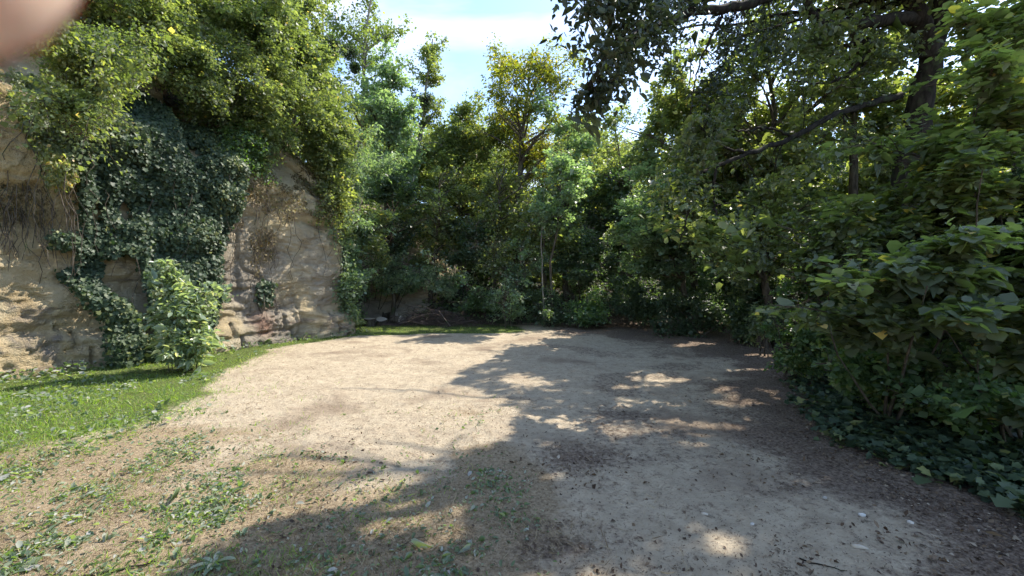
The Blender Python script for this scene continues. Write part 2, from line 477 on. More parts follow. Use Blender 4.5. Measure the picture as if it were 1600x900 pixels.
nv1, nv2 = 160, 60
vv = np.concatenate([np.linspace(0, 1, nv1), np.linspace(1, 2, nv2 + 1)[1:]])
ii = np.arange(len(CU))
I, V = np.meshgrid(ii, vv, indexing='ij')
cliff_xyz = cliff_point(I.ravel(), V.ravel())
nu, nv = len(ii), len(vv)
a = (np.arange(nu - 1)[:, None] * nv + np.arange(nv - 1)[None, :]).ravel()
cliff_faces = np.stack([a, a + nv, a + nv + 1, a + 1], 1)

def cliff_mat():
    m, nt, out = new_mat('sandstone')
    g = N(nt, 'ShaderNodeNewGeometry')
    pos = g.outputs['Position']
    mp = N(nt, 'ShaderNodeMapping'); mp.inputs['Scale'].default_value = (.7, .7, 5.0)
    nt.links.new(pos, mp.inputs['Vector'])
    strat = noise(nt, mp.outputs[0], 1.3, 6, .6, .3)
    n1 = noise(nt, pos, .55, 4, .5); n2 = noise(nt, pos, 2.4, 6, .6); n3 = noise(nt, pos, 26, 5, .7); n4 = noise(nt, pos, 1.1, 5, .6, .6)
    ochre = mix_col(nt, ramp(nt, n2, .35, .65), (.55, .43, .24), (.62, .52, .34))
    grey = mix_col(nt, ramp(nt, n2, .3, .7), (.27, .235, .19), (.41, .36, .285))
    c = mix_col(nt, ramp(nt, n1, .46, .62), grey, ochre)
    sx = N(nt, 'ShaderNodeSeparateXYZ'); nt.links.new(pos, sx.inputs[0])
    wl = N(nt, 'ShaderNodeMapRange'); wl.inputs['From Min'].default_value = -7.3; wl.inputs['From Max'].default_value = -8.3
    nt.links.new(sx.outputs['X'], wl.inputs['Value'])
    c = mix_col(nt, wl.outputs[0], c, mix_col(nt, ramp(nt, n2, .35, .65), (.50, .37, .19), (.62, .50, .30)))
    up = N(nt, 'ShaderNodeMapRange'); up.inputs['From Min'].default_value = 1.6; up.inputs['From Max'].default_value = 3.4
    nt.links.new(sx.outputs['Z'], up.inputs['Value'])
    c = mix_col(nt, up.outputs[0], mix_col(nt, .25, c, grey), mix_col(nt, .55, c, ochre))
    c = mix_col(nt, ramp(nt, strat, .56, .70), c, (.25, .20, .155))
    c = mix_col(nt, ramp(nt, n4, .58, .72), c, (.24, .205, .17))
    c = mix_col(nt, ramp(nt, n3, .60, .72), c, (.13, .105, .08))
    c = mix_col(nt, ramp(nt, n3, .40, .28), c, (.46, .38, .27))
    # reddish bed low on the flat face
    vm = N(nt, 'ShaderNodeVectorMath', operation='DISTANCE'); nt.links.new(pos, vm.inputs[0]); vm.inputs[1].default_value = (-6.5, 10.3, .45)
    red = N(nt, 'ShaderNodeMapRange', interpolation_type='SMOOTHSTEP'); red.inputs['From Min'].default_value = .5; red.inputs['From Max'].default_value = .1
    nt.links.new(vm.outputs['Value'], red.inputs['Value'])
    c = mix_col(nt, red.outputs[0], c, (.30, .13, .08))
    b = N(nt, 'ShaderNodeBsdfPrincipled'); b.inputs['Roughness'].default_value = .93; b.inputs['Specular IOR Level'].default_value = .15
    nt.links.new(c, b.inputs['Base Color'])
    ad = N(nt, 'ShaderNodeMath', operation='ADD'); nt.links.new(n3, ad.inputs[0]); nt.links.new(strat, ad.inputs[1])
    bp = N(nt, 'ShaderNodeBump'); bp.inputs['Strength'].default_value = 1.0; bp.inputs['Distance'].default_value = .09
    nt.links.new(ad.outputs[0], bp.inputs['Height']); nt.links.new(bp.outputs[0], b.inputs['Normal'])
    nt.links.new(b.outputs[0], out.inputs['Surface'])
    return m
cliff = mesh_obj('cliff', cliff_xyz, cliff_faces, cliff_mat(), smooth_sh=False)
tag(cliff, 'weathered ochre and grey sandstone quarry face left of the clearing', 'cliff', kind='structure')

def ground_z(x, y):
    x = np.asarray(x, float); y = np.asarray(y, float)
    near = np.exp(-((np.hypot(x, y - 5)) / 14.0) ** 2)
    z = .05 * fbm(x * .35, y * .35, 0, 101, 3) + near * (.022 * fbm(x * 2.3, y * 2.3, 0, 102, 3) + .015 * fbm(x * 8, y * 11, 0, 103, 3, .7))
    return z - .01

def hill_z(x, y):
    x = np.asarray(x, float).ravel(); y = np.asarray(y, float).ravel()
    sub = slice(None, None, 8)
    H1 = np.full(len(x), -2.0)
    for k in range(0, len(x), 4000):
        dx = x[k:k + 4000, None] - CX[None, sub]; dy = y[k:k + 4000, None] - CY[None, sub]
        d2 = dx * dx + dy * dy; j = np.argmin(d2, 1); r = np.arange(len(j))
        d = np.sqrt(d2[r, j]); s = -(dx[r, j] * CNX[sub][j] + dy[r, j] * CNY[sub][j])
        tz = top_z(CU[sub])[j]
        h = tz - .25 + .95 * np.minimum(d, 4) + .12 * np.maximum(d - 4, 0)
        H1[k:k + 4000] = np.where((s > 0) & (d > 2.0), np.minimum(h, 12), -2)
    yb = 15.5 + 0.9 * smooth(3, 7, x) + 0.25 * np.sin(x * 1.7) + np.maximum(-3.3 - x, 0) * 1.2
    dd = y - yb
    H2 = np.where(dd < 0, dd * .3, .62 * np.minimum(dd, 9) + .12 * np.maximum(dd - 9, 0)) - .02
    H2 = H2 * (1 - .45 * smooth(4, 12, x)) + .25 * fbm(x * .4, y * .4, 0, 111, 3) * smooth(0, 2, dd)
    H3 = .18 * (x - 11) + .3 * fbm(x * .3, y * .3, 0, 112, 3)
    return np.minimum(np.maximum(np.maximum(H1, H2), H3), 13)

def floor_z(x, y):
    return float(max(hill_z([x], [y])[0], ground_z([x], [y])[0]))

# the ground: one sheet, fine where it is near
def graded(lo, hi, fine_lo, fine_hi, step):
    mid = np.arange(fine_lo, fine_hi, step)
    up = fine_hi + np.geomspace(step, hi - fine_hi, 40); dn = fine_lo - np.geomspace(step, fine_lo - lo, 40)
    return np.concatenate([dn[::-1], mid, up])
gx = graded(-400, 400, -9, 8, .034); gy = graded(-400, 400, 1.2, 15, .03)
X, Y = np.meshgrid(gx, gy, indexing='ij')
Z = ground_z(X.ravel(), Y.ravel())
a = (np.arange(len(gx) - 1)[:, None] * len(gy) + np.arange(len(gy) - 1)[None, :]).ravel()
gf = np.stack([a, a + len(gy), a + len(gy) + 1, a + 1], 1)

def straw_w(x, y):   # dry grass: foreground left and centre
    return None
def ground_mat():
    m, nt, out = new_mat('sandy_soil')
    g = N(nt, 'ShaderNodeNewGeometry'); pos = g.outputs['Position']
    at = N(nt, 'ShaderNodeAttribute', attribute_name='cover')   # R grass, G litter, B dry grass
    sp = N(nt, 'ShaderNodeSeparateColor'); nt.links.new(at.outputs['Color'], sp.inputs[0])
    n1 = noise(nt, pos, .7, 5, .55, .3); n2 = noise(nt, pos, 5, 6, .65, .4); n3 = noise(nt, pos, 38, 5, .7); n4 = noise(nt, pos, 120, 3, .6)
    n5 = noise(nt, pos, 16, 7, .75, .25)
    sand = mix_col(nt, ramp(nt, n2, .3, .7), (.395, .325, .23), (.49, .41, .295))
    sand = mix_col(nt, ramp(nt, n1, .50, .68), sand, (.27, .21, .15))
    sand = mix_col(nt, ramp(nt, n5, .52, .68), sand, (.20, .15, .105))
    sand = mix_col(nt, ramp(nt, n3, .60, .72), sand, (.115, .085, .06))
    soil = mix_col(nt, ramp(nt, n3, .38, .62), (.10, .072, .053), (.26, .20, .15))
    soil = mix_col(nt, ramp(nt, n2, .58, .70), soil, (.26, .21, .155))
    straw = mix_col(nt, ramp(nt, n3, .35, .65), (.23, .17, .105), (.38, .30, .195))
    turf = mix_col(nt, ramp(nt, n3, .35, .65), (.06, .085, .025), (.14, .17, .05))
    def mask(ch, lo=.35, hi=.65, amp=.9):
        ad = N(nt, 'ShaderNodeMath', operation='MULTIPLY_ADD'); nt.links.new(n5, ad.inputs[0]); ad.inputs[1].default_value = amp
        nt.links.new(sp.outputs[ch], ad.inputs[2])
        return ramp(nt, ad.outputs[0], lo + amp * .5, hi + amp * .5)
    c = mix_col(nt, mask('Blue'), sand, straw)
    c = mix_col(nt, mask('Green'), c, soil)
    c = mix_col(nt, mask('Red'), c, turf)
    b = N(nt, 'ShaderNodeBsdfPrincipled'); b.inputs['Roughness'].default_value = .95; b.inputs['Specular IOR Level'].default_value = .1
    nt.links.new(c, b.inputs['Base Color'])
    bp = N(nt, 'ShaderNodeBump'); bp.inputs['Strength'].default_value = 1.0; bp.inputs['Distance'].default_value = .035
    s = N(nt, 'ShaderNodeMath', operation='MULTIPLY_ADD'); nt.links.new(n3, s.inputs[0]); s.inputs[1].default_value = .5; nt.links.new(n5, s.inputs[2])
    bp2 = N(nt, 'ShaderNodeBump'); bp2.inputs['Strength'].default_value = .5; bp2.inputs['Distance'].default_value = .005
    nt.links.new(n4, bp2.inputs['Height']); nt.links.new(s.outputs[0], bp.inputs['Height'])
    nt.links.new(bp2.outputs[0], bp.inputs['Normal']); nt.links.new(bp.outputs[0], b.inputs['Normal'])
    nt.links.new(b.outputs[0], out.inputs['Surface'])
    return m

def cover(x, y):
    """what grows or lies on the ground: lawn, litter, dry grass (0..1 each)"""
    x = np.asarray(x, float); y = np.asarray(y, float)
    jx = x + .35 * fbm(x * 1.1, y * 1.1, 0, 121, 3); jy = y + .35 * fbm(x * 1.1, y * 1.1, 0, 122, 3)
    # lawn under the cliff: between cliff and a line from (-3.2,3) to (-5.2,8.5) to (-1,13.5)
    edge = np.interp(jy, [0, 2.2, 3.4, 4.6, 5.8, 7.0, 8.2, 9.4, 10.6, 11.6, 12.4, 13.0, 14.2], [-3.4, -3.4, -4.2, -3.95, -4.2, -4.9, -5.4, -5.7, -5.2, -4.4, -3.0, -1.8, -.2])
    lawn = smooth(-.5, .8, edge - jx)
    lawn = lawn * (1 - .75 * smooth(4.6, 3.2, jy) * (y < 6))
    back = smooth(12.3, 12.9, jy) * smooth(.9, -.4, jx)
    lawn = np.maximum(lawn, back * smooth(15.0, 14.4, y))
    redge = np.interp(jy, [0, 2.4, 3.2, 4.2, 5.2, 6.6, 8, 10, 11.5, 13], [3.1, 3.0, 2.8, 2.8, 3.3, 4.0, 4.8, 4.6, 3.6, 2.0])
    litter = smooth(-2.1, .9, jx - redge + .5 * fbm(x * 2, y * 3, 0, 127, 3))
    litter = np.maximum(litter, (.40 + .45 * fbm(x * .8, y * 1.6, 0, 126, 4)) * smooth(-.8, .7, jx) * smooth(6.5, 4.5, jy))
    litter = np.maximum(litter, .5 * smooth(.0, .35, fbm(x * .9, y * .9, 0, 125, 4)) * smooth(-.5, 1.0, jx))
    litter = np.maximum(litter, smooth(14.4, 15.2, y))
    litter = np.maximum(litter, smooth(.0, .6, x - 9))
    pt = .5 + .5 * smooth(-.25, .2, fbm(x * 1.1, y * 1.4, 0, 123, 4))
    straw = (.95 * smooth(4.2, 2.8, jy) * smooth(1.3, -.2, jx) + .6 * smooth(6.2, 4.2, jy) * smooth(-2.0, -3.4, jx) + .55 * smooth(.6, -.4, np.abs(jx + .3) - .4) * smooth(6.6, 4.5, jy)) * pt + .25 * smooth(.1, .4, fbm(x * .8, y * .8, 0, 124, 3))
    return lawn, litter * (1 - lawn), np.clip(straw, 0, 1)

ground = mesh_obj('ground', np.stack([X.ravel(), Y.ravel(), Z], 1), gf, ground_mat(), smooth_sh=True)
cv = cover(X.ravel(), Y.ravel())
ca = ground.data.color_attributes.new('cover', 'FLOAT_COLOR', 'POINT')
ca.data.foreach_set('color', np.stack([cv[0], cv[1], cv[2], np.ones(len(cv[0]))], 1).astype(np.float32).ravel())
tag(ground, 'pale trodden sandy floor of the clearing', 'ground', kind='structure')

hx = np.concatenate([np.arange(-60, -20, 2.5), np.arange(-20, 20, .4), np.arange(20, 62, 2.5)])
hy = np.concatenate([np.arange(-40, -4, 2.5), np.arange(-4, 32, .4), np.arange(32, 100, 3)])
X, Y = np.meshgrid(hx, hy, indexing='ij')
Z = hill_z(X, Y) + .0
a = (np.arange(len(hx) - 1)[:, None] * len(hy) + np.arange(len(hy) - 1)[None, :]).ravel()
hf = np.stack([a, a + len(hy), a + len(hy) + 1, a + 1], 1)
hf = hf[(Z[hf].max(1) > -.15) & (Z[hf].min(1) > -1.9)]
def soil_mat():
    m, nt, out = new_mat('woodland_soil')
    g = N(nt, 'ShaderNodeNewGeometry'); pos = g.outputs['Position']
    n1 = noise(nt, pos, 3, 6, .6); n2 = noise(nt, pos, 20, 5, .7)
    c = mix_col(nt, ramp(nt, n2, .35, .65), (.035, .025, .018), (.10, .07, .045))
    c = mix_col(nt, ramp(nt, n1, .45, .6), c, (.03, .045, .018))
    b = N(nt, 'ShaderNodeBsdfPrincipled'); b.inputs['Roughness'].default_value = .95
    nt.links.new(c, b.inputs['Base Color'])
    bp = N(nt, 'ShaderNodeBump'); bp.inputs['Distance'].default_value = .05
    nt.links.new(n2, bp.inputs['Height']); nt.links.new(bp.outputs[0], b.inputs['Normal'])
    nt.links.new(b.outputs[0], out.inputs['Surface'])
    return m
hill = mesh_obj('hillside', np.stack([X.ravel(), Y.ravel(), Z], 1), hf, soil_mat(), smooth_sh=True)
tag(hill, 'dark wooded bank rising behind the clearing', 'hillside', kind='structure')

# ------------------------------------------------------------------ plants
def spray_leaves(rng, cpts, cdirs, n, sig, flat, size, upb, droop):
    """n leaves round the twig points; returns pos, dir, normal, size, tint"""
    k = rng.integers(0, len(cpts), n)
    off = rng.normal(0, 1, (n, 3)) * sig; off[:, 2] *= flat
    pos = cpts[k] + off
    nr = unit(np.array([0, 0, upb]) + rng.normal(0, .55, (n, 3)))
    d = unit(cdirs[k] * .6 + off / max(sig, 1e-6) * .35 + rng.normal(0, .5, (n, 3)) + np.array([0, 0, -droop]))
    d = unit(d - nr * np.sum(d * nr, 1, keepdims=True) * .75)
    nr = unit(nr - d * np.sum(d * nr, 1, keepdims=True))
    s = size * np.exp(rng.normal(-.03, .36, n))
    tone = rng.random(len(cpts) // 5 + 1)[k // 5]
    patch = fbm(pos[:, 0] * .8, pos[:, 1] * .8, pos[:, 2] * .8, int(rng.integers(1e6)), 2)
    tint = np.clip(.42 + .3 * (tone - .5) + .35 * patch + rng.normal(0, .16, n), 0, .93)
    tint[rng.random(n) < .012] = 1.0
    return pos, d, nr, s, tint

def skeleton(rng, trunk, tr, cc, cr, n_limb, n_sub, low=.25, wob=.04, twig=.35, shell=.45, arch=.12, hang=.1):
    """trunk: (m,3) polyline; crown ellipsoid cc, cr. Returns tube paths, twig points and directions"""
    m = len(trunk)
    paths = [(trunk, tr * np.linspace(1, .16, m) * (1 + .35 * np.exp(-np.linspace(0, 1, m) * 14)))]
    tips = []; dirs = []
    L = np.linalg.norm(trunk[-1] - trunk[0])
    for _ in range(n_limb):
        for _try in range(8):
            q = unit(rng.normal(0, 1, 3)) * (shell + (1 - shell) * rng.random()) 
            tgt = cc + q * cr * math.exp(rng.normal(.02, .20))
            if tgt[2] > trunk[0][2] + .2: break
        hgt = np.clip((tgt[2] - trunk[0][2]) / max(trunk[-1][2] - trunk[0][2], .1), 0, 1)
        t = np.clip(hgt - .10 - .3 * rng.random() * (np.linalg.norm((tgt - trunk[-1])[:2]) / max(L, .1)), low, .97)
        f = t * (m - 1); i = int(f); st = trunk[i] + (trunk[min(i + 1, m - 1)] - trunk[i]) * (f - i)
        r0 = tr * (1 - .84 * t) * rng.uniform(.4, .65)
        d = tgt - st; ln = np.linalg.norm(d)
        mid = st + d * .5 + np.array([0, 0, arch * ln * rng.uniform(-.2, 1.3)]) + rng.normal(0, .07 * ln, 3)
        k = max(5, int(ln / .5) + 4)
        lp = curve_pts(st, mid, tgt, k, rng, wob * ln * .25)
        paths.append((lp, r0 * np.linspace(1, .12, k) + .004))
        for __ in range(n_sub):
            j = rng.uniform(.25, 1) ** .8 * (k - 1); a0 = int(j); s0 = lp[a0]
            e = s0 + unit(rng.normal(0, 1, 3) * np.array([1, 1, .6]) + d / ln * .7) * rng.uniform(.4, 1) * twig * np.mean(cr)
            lt = np.linalg.norm(e - s0)
            sp = curve_pts(s0, (s0 + e) / 2 + rng.normal(0, .1 * lt, 3), e, 5)
            paths.append((sp, np.linspace(max(r0 * .22, .006), .003, 5)))
            dd = unit(e - s0)
            for w in (.3, .5, .7, .85, 1.0):
                b0 = s0 + (e - s0) * w
                bd = unit(dd * .7 + rng.normal(0, .6, 3) + np.array([0, 0, -hang])); bl = lt * rng.uniform(.25, .6)
                for q_ in (.15, .4, .65, .85, 1.0):
                    tips.append(b0 + bd * bl * q_ + np.array([0, 0, -hang * .35 * bl * q_ * q_])); dirs.append(bd)
    return paths, np.array(tips), np.array(dirs)

def plant(name, cat, label, base, trunk_pts, tr, cc, cr, n_limb, n_sub, n_leaf, leaf, size, width=.9, tpl='quad', sig=.16, flat=.6, upb=.9, droop=.2,
          seed=0, bark=None, group=None, extra=None, cull=True, low=.25, wob=.04, twig=.35, shell=.45, parts=('trunk', 'crown'), arch=.12, extra_tips=None, shoots=0, shoot_len=.9, wcull=True):
    rng = np.random.default_rng(seed)
    e = empty(name, tuple(base), label, cat, group)
    paths, tips, dirs = skeleton(rng, trunk_pts, tr, cc, cr, n_limb, n_sub, low, wob, twig, shell, arch, droop * .5)
    if extra: paths += extra
    if shoots:
        st_ = []; sd_ = []
        for _ in range(shoots):
            s0 = cc + unit(rng.normal(0, 1, 3)) * cr * .75; out = unit(np.array([.75, -.6, 0]) + rng.normal(0, .6, 3)); out[2] = abs(out[2]) * .4
            ln = shoot_len * rng.uniform(.5, 1.3); t_ = np.linspace(0, 1, 14)[:, None]
            p_ = s0 + out * ln * t_ * .8 + np.array([0, 0, -1]) * ln * t_ ** 2 * rng.uniform(.3, 1.0)
            paths.append((p_, np.linspace(.008, .002, 14)))
            st_.append(p_[3:]); sd_.append(unit(np.gradient(p_, axis=0))[3:])
        st_ = np.vstack(st_); sd_ = np.vstack(sd_); rep_ = max(1, int(len(tips) * .35 / len(st_)))
        tips = np.vstack([tips] + [st_] * rep_); dirs = np.vstack([dirs] + [sd_] * rep_)
    if extra_tips is not None:
        tips = np.vstack([tips, extra_tips[0]]); dirs = np.vstack([dirs, extra_tips[1]])
    v, f = tube_arrays(paths)
    mesh_obj(parts[0], v, f, bark or BARK, e, smooth_sh=True)
    pos, d, nr, s, tint = spray_leaves(rng, tips, dirs, n_leaf, sig * .42, flat, size, upb, droop)
    keep = pos[:, 2] > 0.04
    if cull: keep &= ~lit_mask(pos, rng)
    if wcull: keep &= ~wall_mask(pos, rng)
    keep &= ~sunny_mask(pos)
    leaves_mesh(parts[1], pos[keep], d[keep], nr[keep], s[keep], width, tpl, tint[keep], LM[leaf], e)
    return e

def tree(label, bpx, D, cpx, cpy, hw, hh, leaf='green', n=14000, size=.10, tr=.12, limbs=16, subs=7, depth=None, seed=0, name='tree', cat='tree', lean=0, base_xy=None, dz=0, **kw):
    """crown by its place in the picture at depth D; the foot on the terrain"""
    cc = P(cpx, cpy, D); cr = np.array([hw / F * D, depth or hw / F * D, hh / F * D])
    if base_xy is None: bx, by = (bpx - 800) / F * D, D
    else: bx, by = base_xy
    bz = floor_z(bx, by) - .05 + dz
    rng = np.random.default_rng(seed + 999)
    base = np.array([bx, by, bz]); top = cc + np.array([0, 0, cr[2] * .85])
    m = 12
    tp = curve_pts(base, np.array([(bx * .6 + cc[0] * .4), (by * .6 + cc[1] * .4), (bz + top[2]) / 2]) + rng.normal(0, .15, 3), top, m, rng, .07)
    return plant(name, cat, label, base, tp, tr, cc, cr, limbs, subs, n, leaf, size, seed=seed, **kw)

TREES = 'trees on the bank behind the clearing'
back = [
 # label, trunk px, D, crown px, py, hw, hh, leaf, n, size, tr, limbs, subs, seed, extra
 ('tall thin tree with airy pale crown rising highest left of the sky gap', 560, 20, 582, 80, 66, 125, 'grey', 6500, .10, .16, 22, 8, 11, dict(shell=.6, twig=.3, bark=BARK_PALE, sig=.22, low=.35, arch=.0)),
 ('sparse tall tree carrying three dark mistletoe balls, left of the tallest one', 500, 21, 505, 110, 62, 150, 'grey', 5500, .10, .14, 20, 8, 12, dict(shell=.6, twig=.3, bark=BARK_PALE, sig=.22, low=.35)),
 ('dense dark green tree right of the tall thin airy tree', 605, 18, 608, 195, 54, 115, 'ash', 26000, .10, .16, 34, 9, 13, dict(sig=.24, droop=.5)),
 ('slender leaning tree with a dark nest in its fork against the sky', 640, 20, 676, 125, 36, 75, 'bright', 5200, .09, .15, 16, 6, 14, dict(extra=[(np.array([P(652, 240, 20), P(664, 226, 20), P(680, 223, 19.8), P(692, 228, 19.8), P(690, 240, 19.8), P(678, 240, 19.8)]), np.array([.09, .07, .06, .05, .04, .02]))], shell=.5, twig=.35, bark=BARK_PALE, low=.5, sig=.2)),
 ('light green bushy tree right of the slender leaning tree', 720, 21, 722, 255, 66, 100, 'bright', 30000, .10, .13, 36, 9, 15, dict(sig=.26)),
 ('yellowing willow with forked trunk in the middle of the skyline', 806, 19, 832, 172, 92, 100, 'yellow', 30000, .12, .20, 44, 10, 16, dict(width=.5, droop=.7, sig=.28, low=.4, bark=BARK, twig=.34, shell=.55)),
 ('upright blue green tree just right of the yellowing willow', 885, 17, 890, 275, 58, 125, 'ash', 26000, .09, .12, 34, 9, 17, dict(sig=.24)),
 ('small olive tree filling the notch of sky left of the oak bough', 965, 18, 962, 260, 52, 95, 'bright', 17000, .09, .11, 26, 8, 18, dict(sig=.24)),
 ('dull green tree crown low behind the slender leaning tree', 672, 17, 690, 330, 75, 75, 'green', 20000, .09, .10, 28, 8, 19, dict(sig=.24)),
 ('shaded round tree in the middle of the bank under the willow', 775, 17.5, 785, 320, 72, 80, 'green', 22000, .09, .11, 28, 8, 20, dict(sig=.24)),
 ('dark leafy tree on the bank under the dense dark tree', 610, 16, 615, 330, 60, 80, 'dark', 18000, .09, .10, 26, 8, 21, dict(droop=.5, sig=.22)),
 ('drooping grey green willow beside the far corner of the cliff', 565, 13.6, 560, 300, 60, 110, 'ash', 24000, .08, .10, 28, 9, 22, dict(base_xy=(-6.8, 13.9), width=.4, droop=.9, sig=.22)),
 ('dark tree on the bank below the upright blue green tree', 850, 16.2, 850, 370, 66, 80, 'green', 18000, .09, .10, 26, 8, 23, dict(sig=.22)),
 ('slim green tree at the left end of the skyline above the cliff', 455, 17, 455, 60, 52, 120, 'bright', 16000, .09, .12, 26, 8, 24, dict(sig=.22)),
 ('hazy yellow green tree at the back between mistletoe tree and cliff', 520, 22, 520, 240, 80, 100, 'bright', 24000, .11, .14, 30, 8, 25, dict(sig=.28)),
 ('pale tree in the far row glimpsed behind the light green bushy tree', 770, 26, 765, 255, 75, 85, 'bright', 20000, .12, .15, 28, 8, 26, dict(sig=.32)),
 ('far dark tree glimpsed behind the upright blue green tree', 920, 25, 925, 265, 85, 85, 'green', 20000, .12, .15, 28, 8, 27, dict(sig=.32)),
 ('far green tree low in the gap left of the light bushy tree', 640, 26, 645, 290, 80, 80, 'bright', 20000, .12, .15, 28, 8, 28, dict(sig=.32)),
]
for (lab, bpx, D, cx, cyy, hw, hh, lf, n, sz, tr_, nl, ns, sd, kw) in back:
    tree(lab, bpx, D, cx, cyy, hw, hh, lf, n, sz, tr_, nl, ns, seed=sd, group=TREES, **kw)

# saplings with bare pale stems at the right of the bank
tree('young tree with slim bare pale stem leaning right before the dark hollow', 862, 14.3, 885, 300, 42, 70, 'ash', 5200, .09, .06, 12, 6, seed=31, low=.6, bark=BARK, group=TREES)
tree('very thin pale sapling left of the leaning young tree', 850, 14.1, 850, 320, 24, 45, 'ash', 2400, .08, .035, 8, 5, seed=32, low=.6, bark=BARK_PALE, group=TREES)

FR = 'far row of trees on the rise behind the clearing'
proto = tree('far leafy tree behind the drooping willow and the cliff corner', 470, 28, 470, 260, 95, 110, 'green', 30000, .12, .18, 34, 9, seed=401, group=FR, sig=.35, name='far_tree')
pr = np.array(proto.location)
for k, (lab, px, D, sc) in enumerate([
  ('far leafy tree behind the dense dark green tree', 590, 29, .95), ('far leafy tree behind the slender leaning tree', 690, 30, .95), ('far leafy tree in the gap left of the yellowing willow', 765, 31, .9),
  ('far leafy tree behind the yellowing willow', 845, 31, .9), ('far leafy tree behind the upright blue green tree', 925, 30, .95), ('far leafy tree behind the olive notch tree', 1000, 29, 1.0),
  ('far leafy tree behind the tall light green tree', 1085, 27, 1.05), ('far leafy tree behind the broad green tree', 1190, 25, 1.05), ('far leafy tree behind the thin trunked tree', 1310, 23, 1.05),
  ('far leafy tree behind the oak trunk', 1440, 21, 1.05), ('far leafy tree behind the far right wood', 1590, 19, 1.0)]):
    x_, y_ = (px - 800) / F * D, D
    t_ = proto.copy(); COL.objects.link(t_); t_.location = (x_, y_, floor_z(x_, y_) - .1); t_.rotation_euler = (0, 0, k * 1.3 + .5); t_.scale = (sc, sc, sc * (1 + .08 * math.sin(k * 2.1))); t_['label'] = lab
    for ch in proto.children:
        c_ = ch.copy(); COL.objects.link(c_); c_.parent = t_
RW = 'trees closing the right side of the clearing'
right = [
 ('hornbeam with layered grey green boughs over the dark hollow', 1090, 12.2, 1020, 360, 92, 95, 'ash', 36000, .075, .10, 30, 9, 41, dict(flat=.28, upb=1.8, sig=.2, low=.22, base_xy=(5.6, 12.3))),
 ('tall light green tree under the oak bough right of the sky gap', 1060, 11.8, 1060, 205, 105, 140, 'bright', 42000, .08, .13, 36, 9, 42, dict(base_xy=(6.2, 13.6), depth=2.4)),
 ('broad green tree behind the long oak limb', 1200, 11, 1190, 160, 130, 150, 'green', 46000, .08, .15, 36, 9, 43, dict(depth=2.8)),
 ('straight thin trunked tree seen between the oak and its limb', 1338, 10.5, 1335, 60, 100, 150, 'bright', 24000, .085, .15, 22, 8, 44, dict(low=.55)),
 ('dark leafy tree low behind the long oak limb', 1190, 9.8, 1190, 350, 110, 85, 'green', 22000, .08, .12, 22, 9, 45, dict(low=.35)),
 ('dark tree behind the oak trunk at the right', 1420, 10.8, 1440, 240, 120, 150, 'green', 34000, .085, .16, 30, 9, 46, {}),
 ('dark tree deep in the wood at the far right', 1600, 9.5, 1600, 230, 140, 200, 'green', 32000, .085, .16, 30, 9, 47, {}),
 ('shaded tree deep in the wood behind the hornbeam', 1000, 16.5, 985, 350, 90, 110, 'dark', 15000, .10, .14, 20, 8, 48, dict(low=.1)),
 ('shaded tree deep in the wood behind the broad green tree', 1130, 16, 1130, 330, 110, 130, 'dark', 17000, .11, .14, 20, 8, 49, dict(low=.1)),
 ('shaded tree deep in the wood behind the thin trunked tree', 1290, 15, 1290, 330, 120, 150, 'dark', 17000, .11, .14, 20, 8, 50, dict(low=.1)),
]
for (lab, bpx, D, cx, cyy, hw, hh, lf, n, sz, tr_, nl, ns, sd, kw) in right:
    tree(lab, bpx, D, cx, cyy, hw, hh, lf, n, sz, tr_, nl, ns, seed=sd, group=RW, **kw)

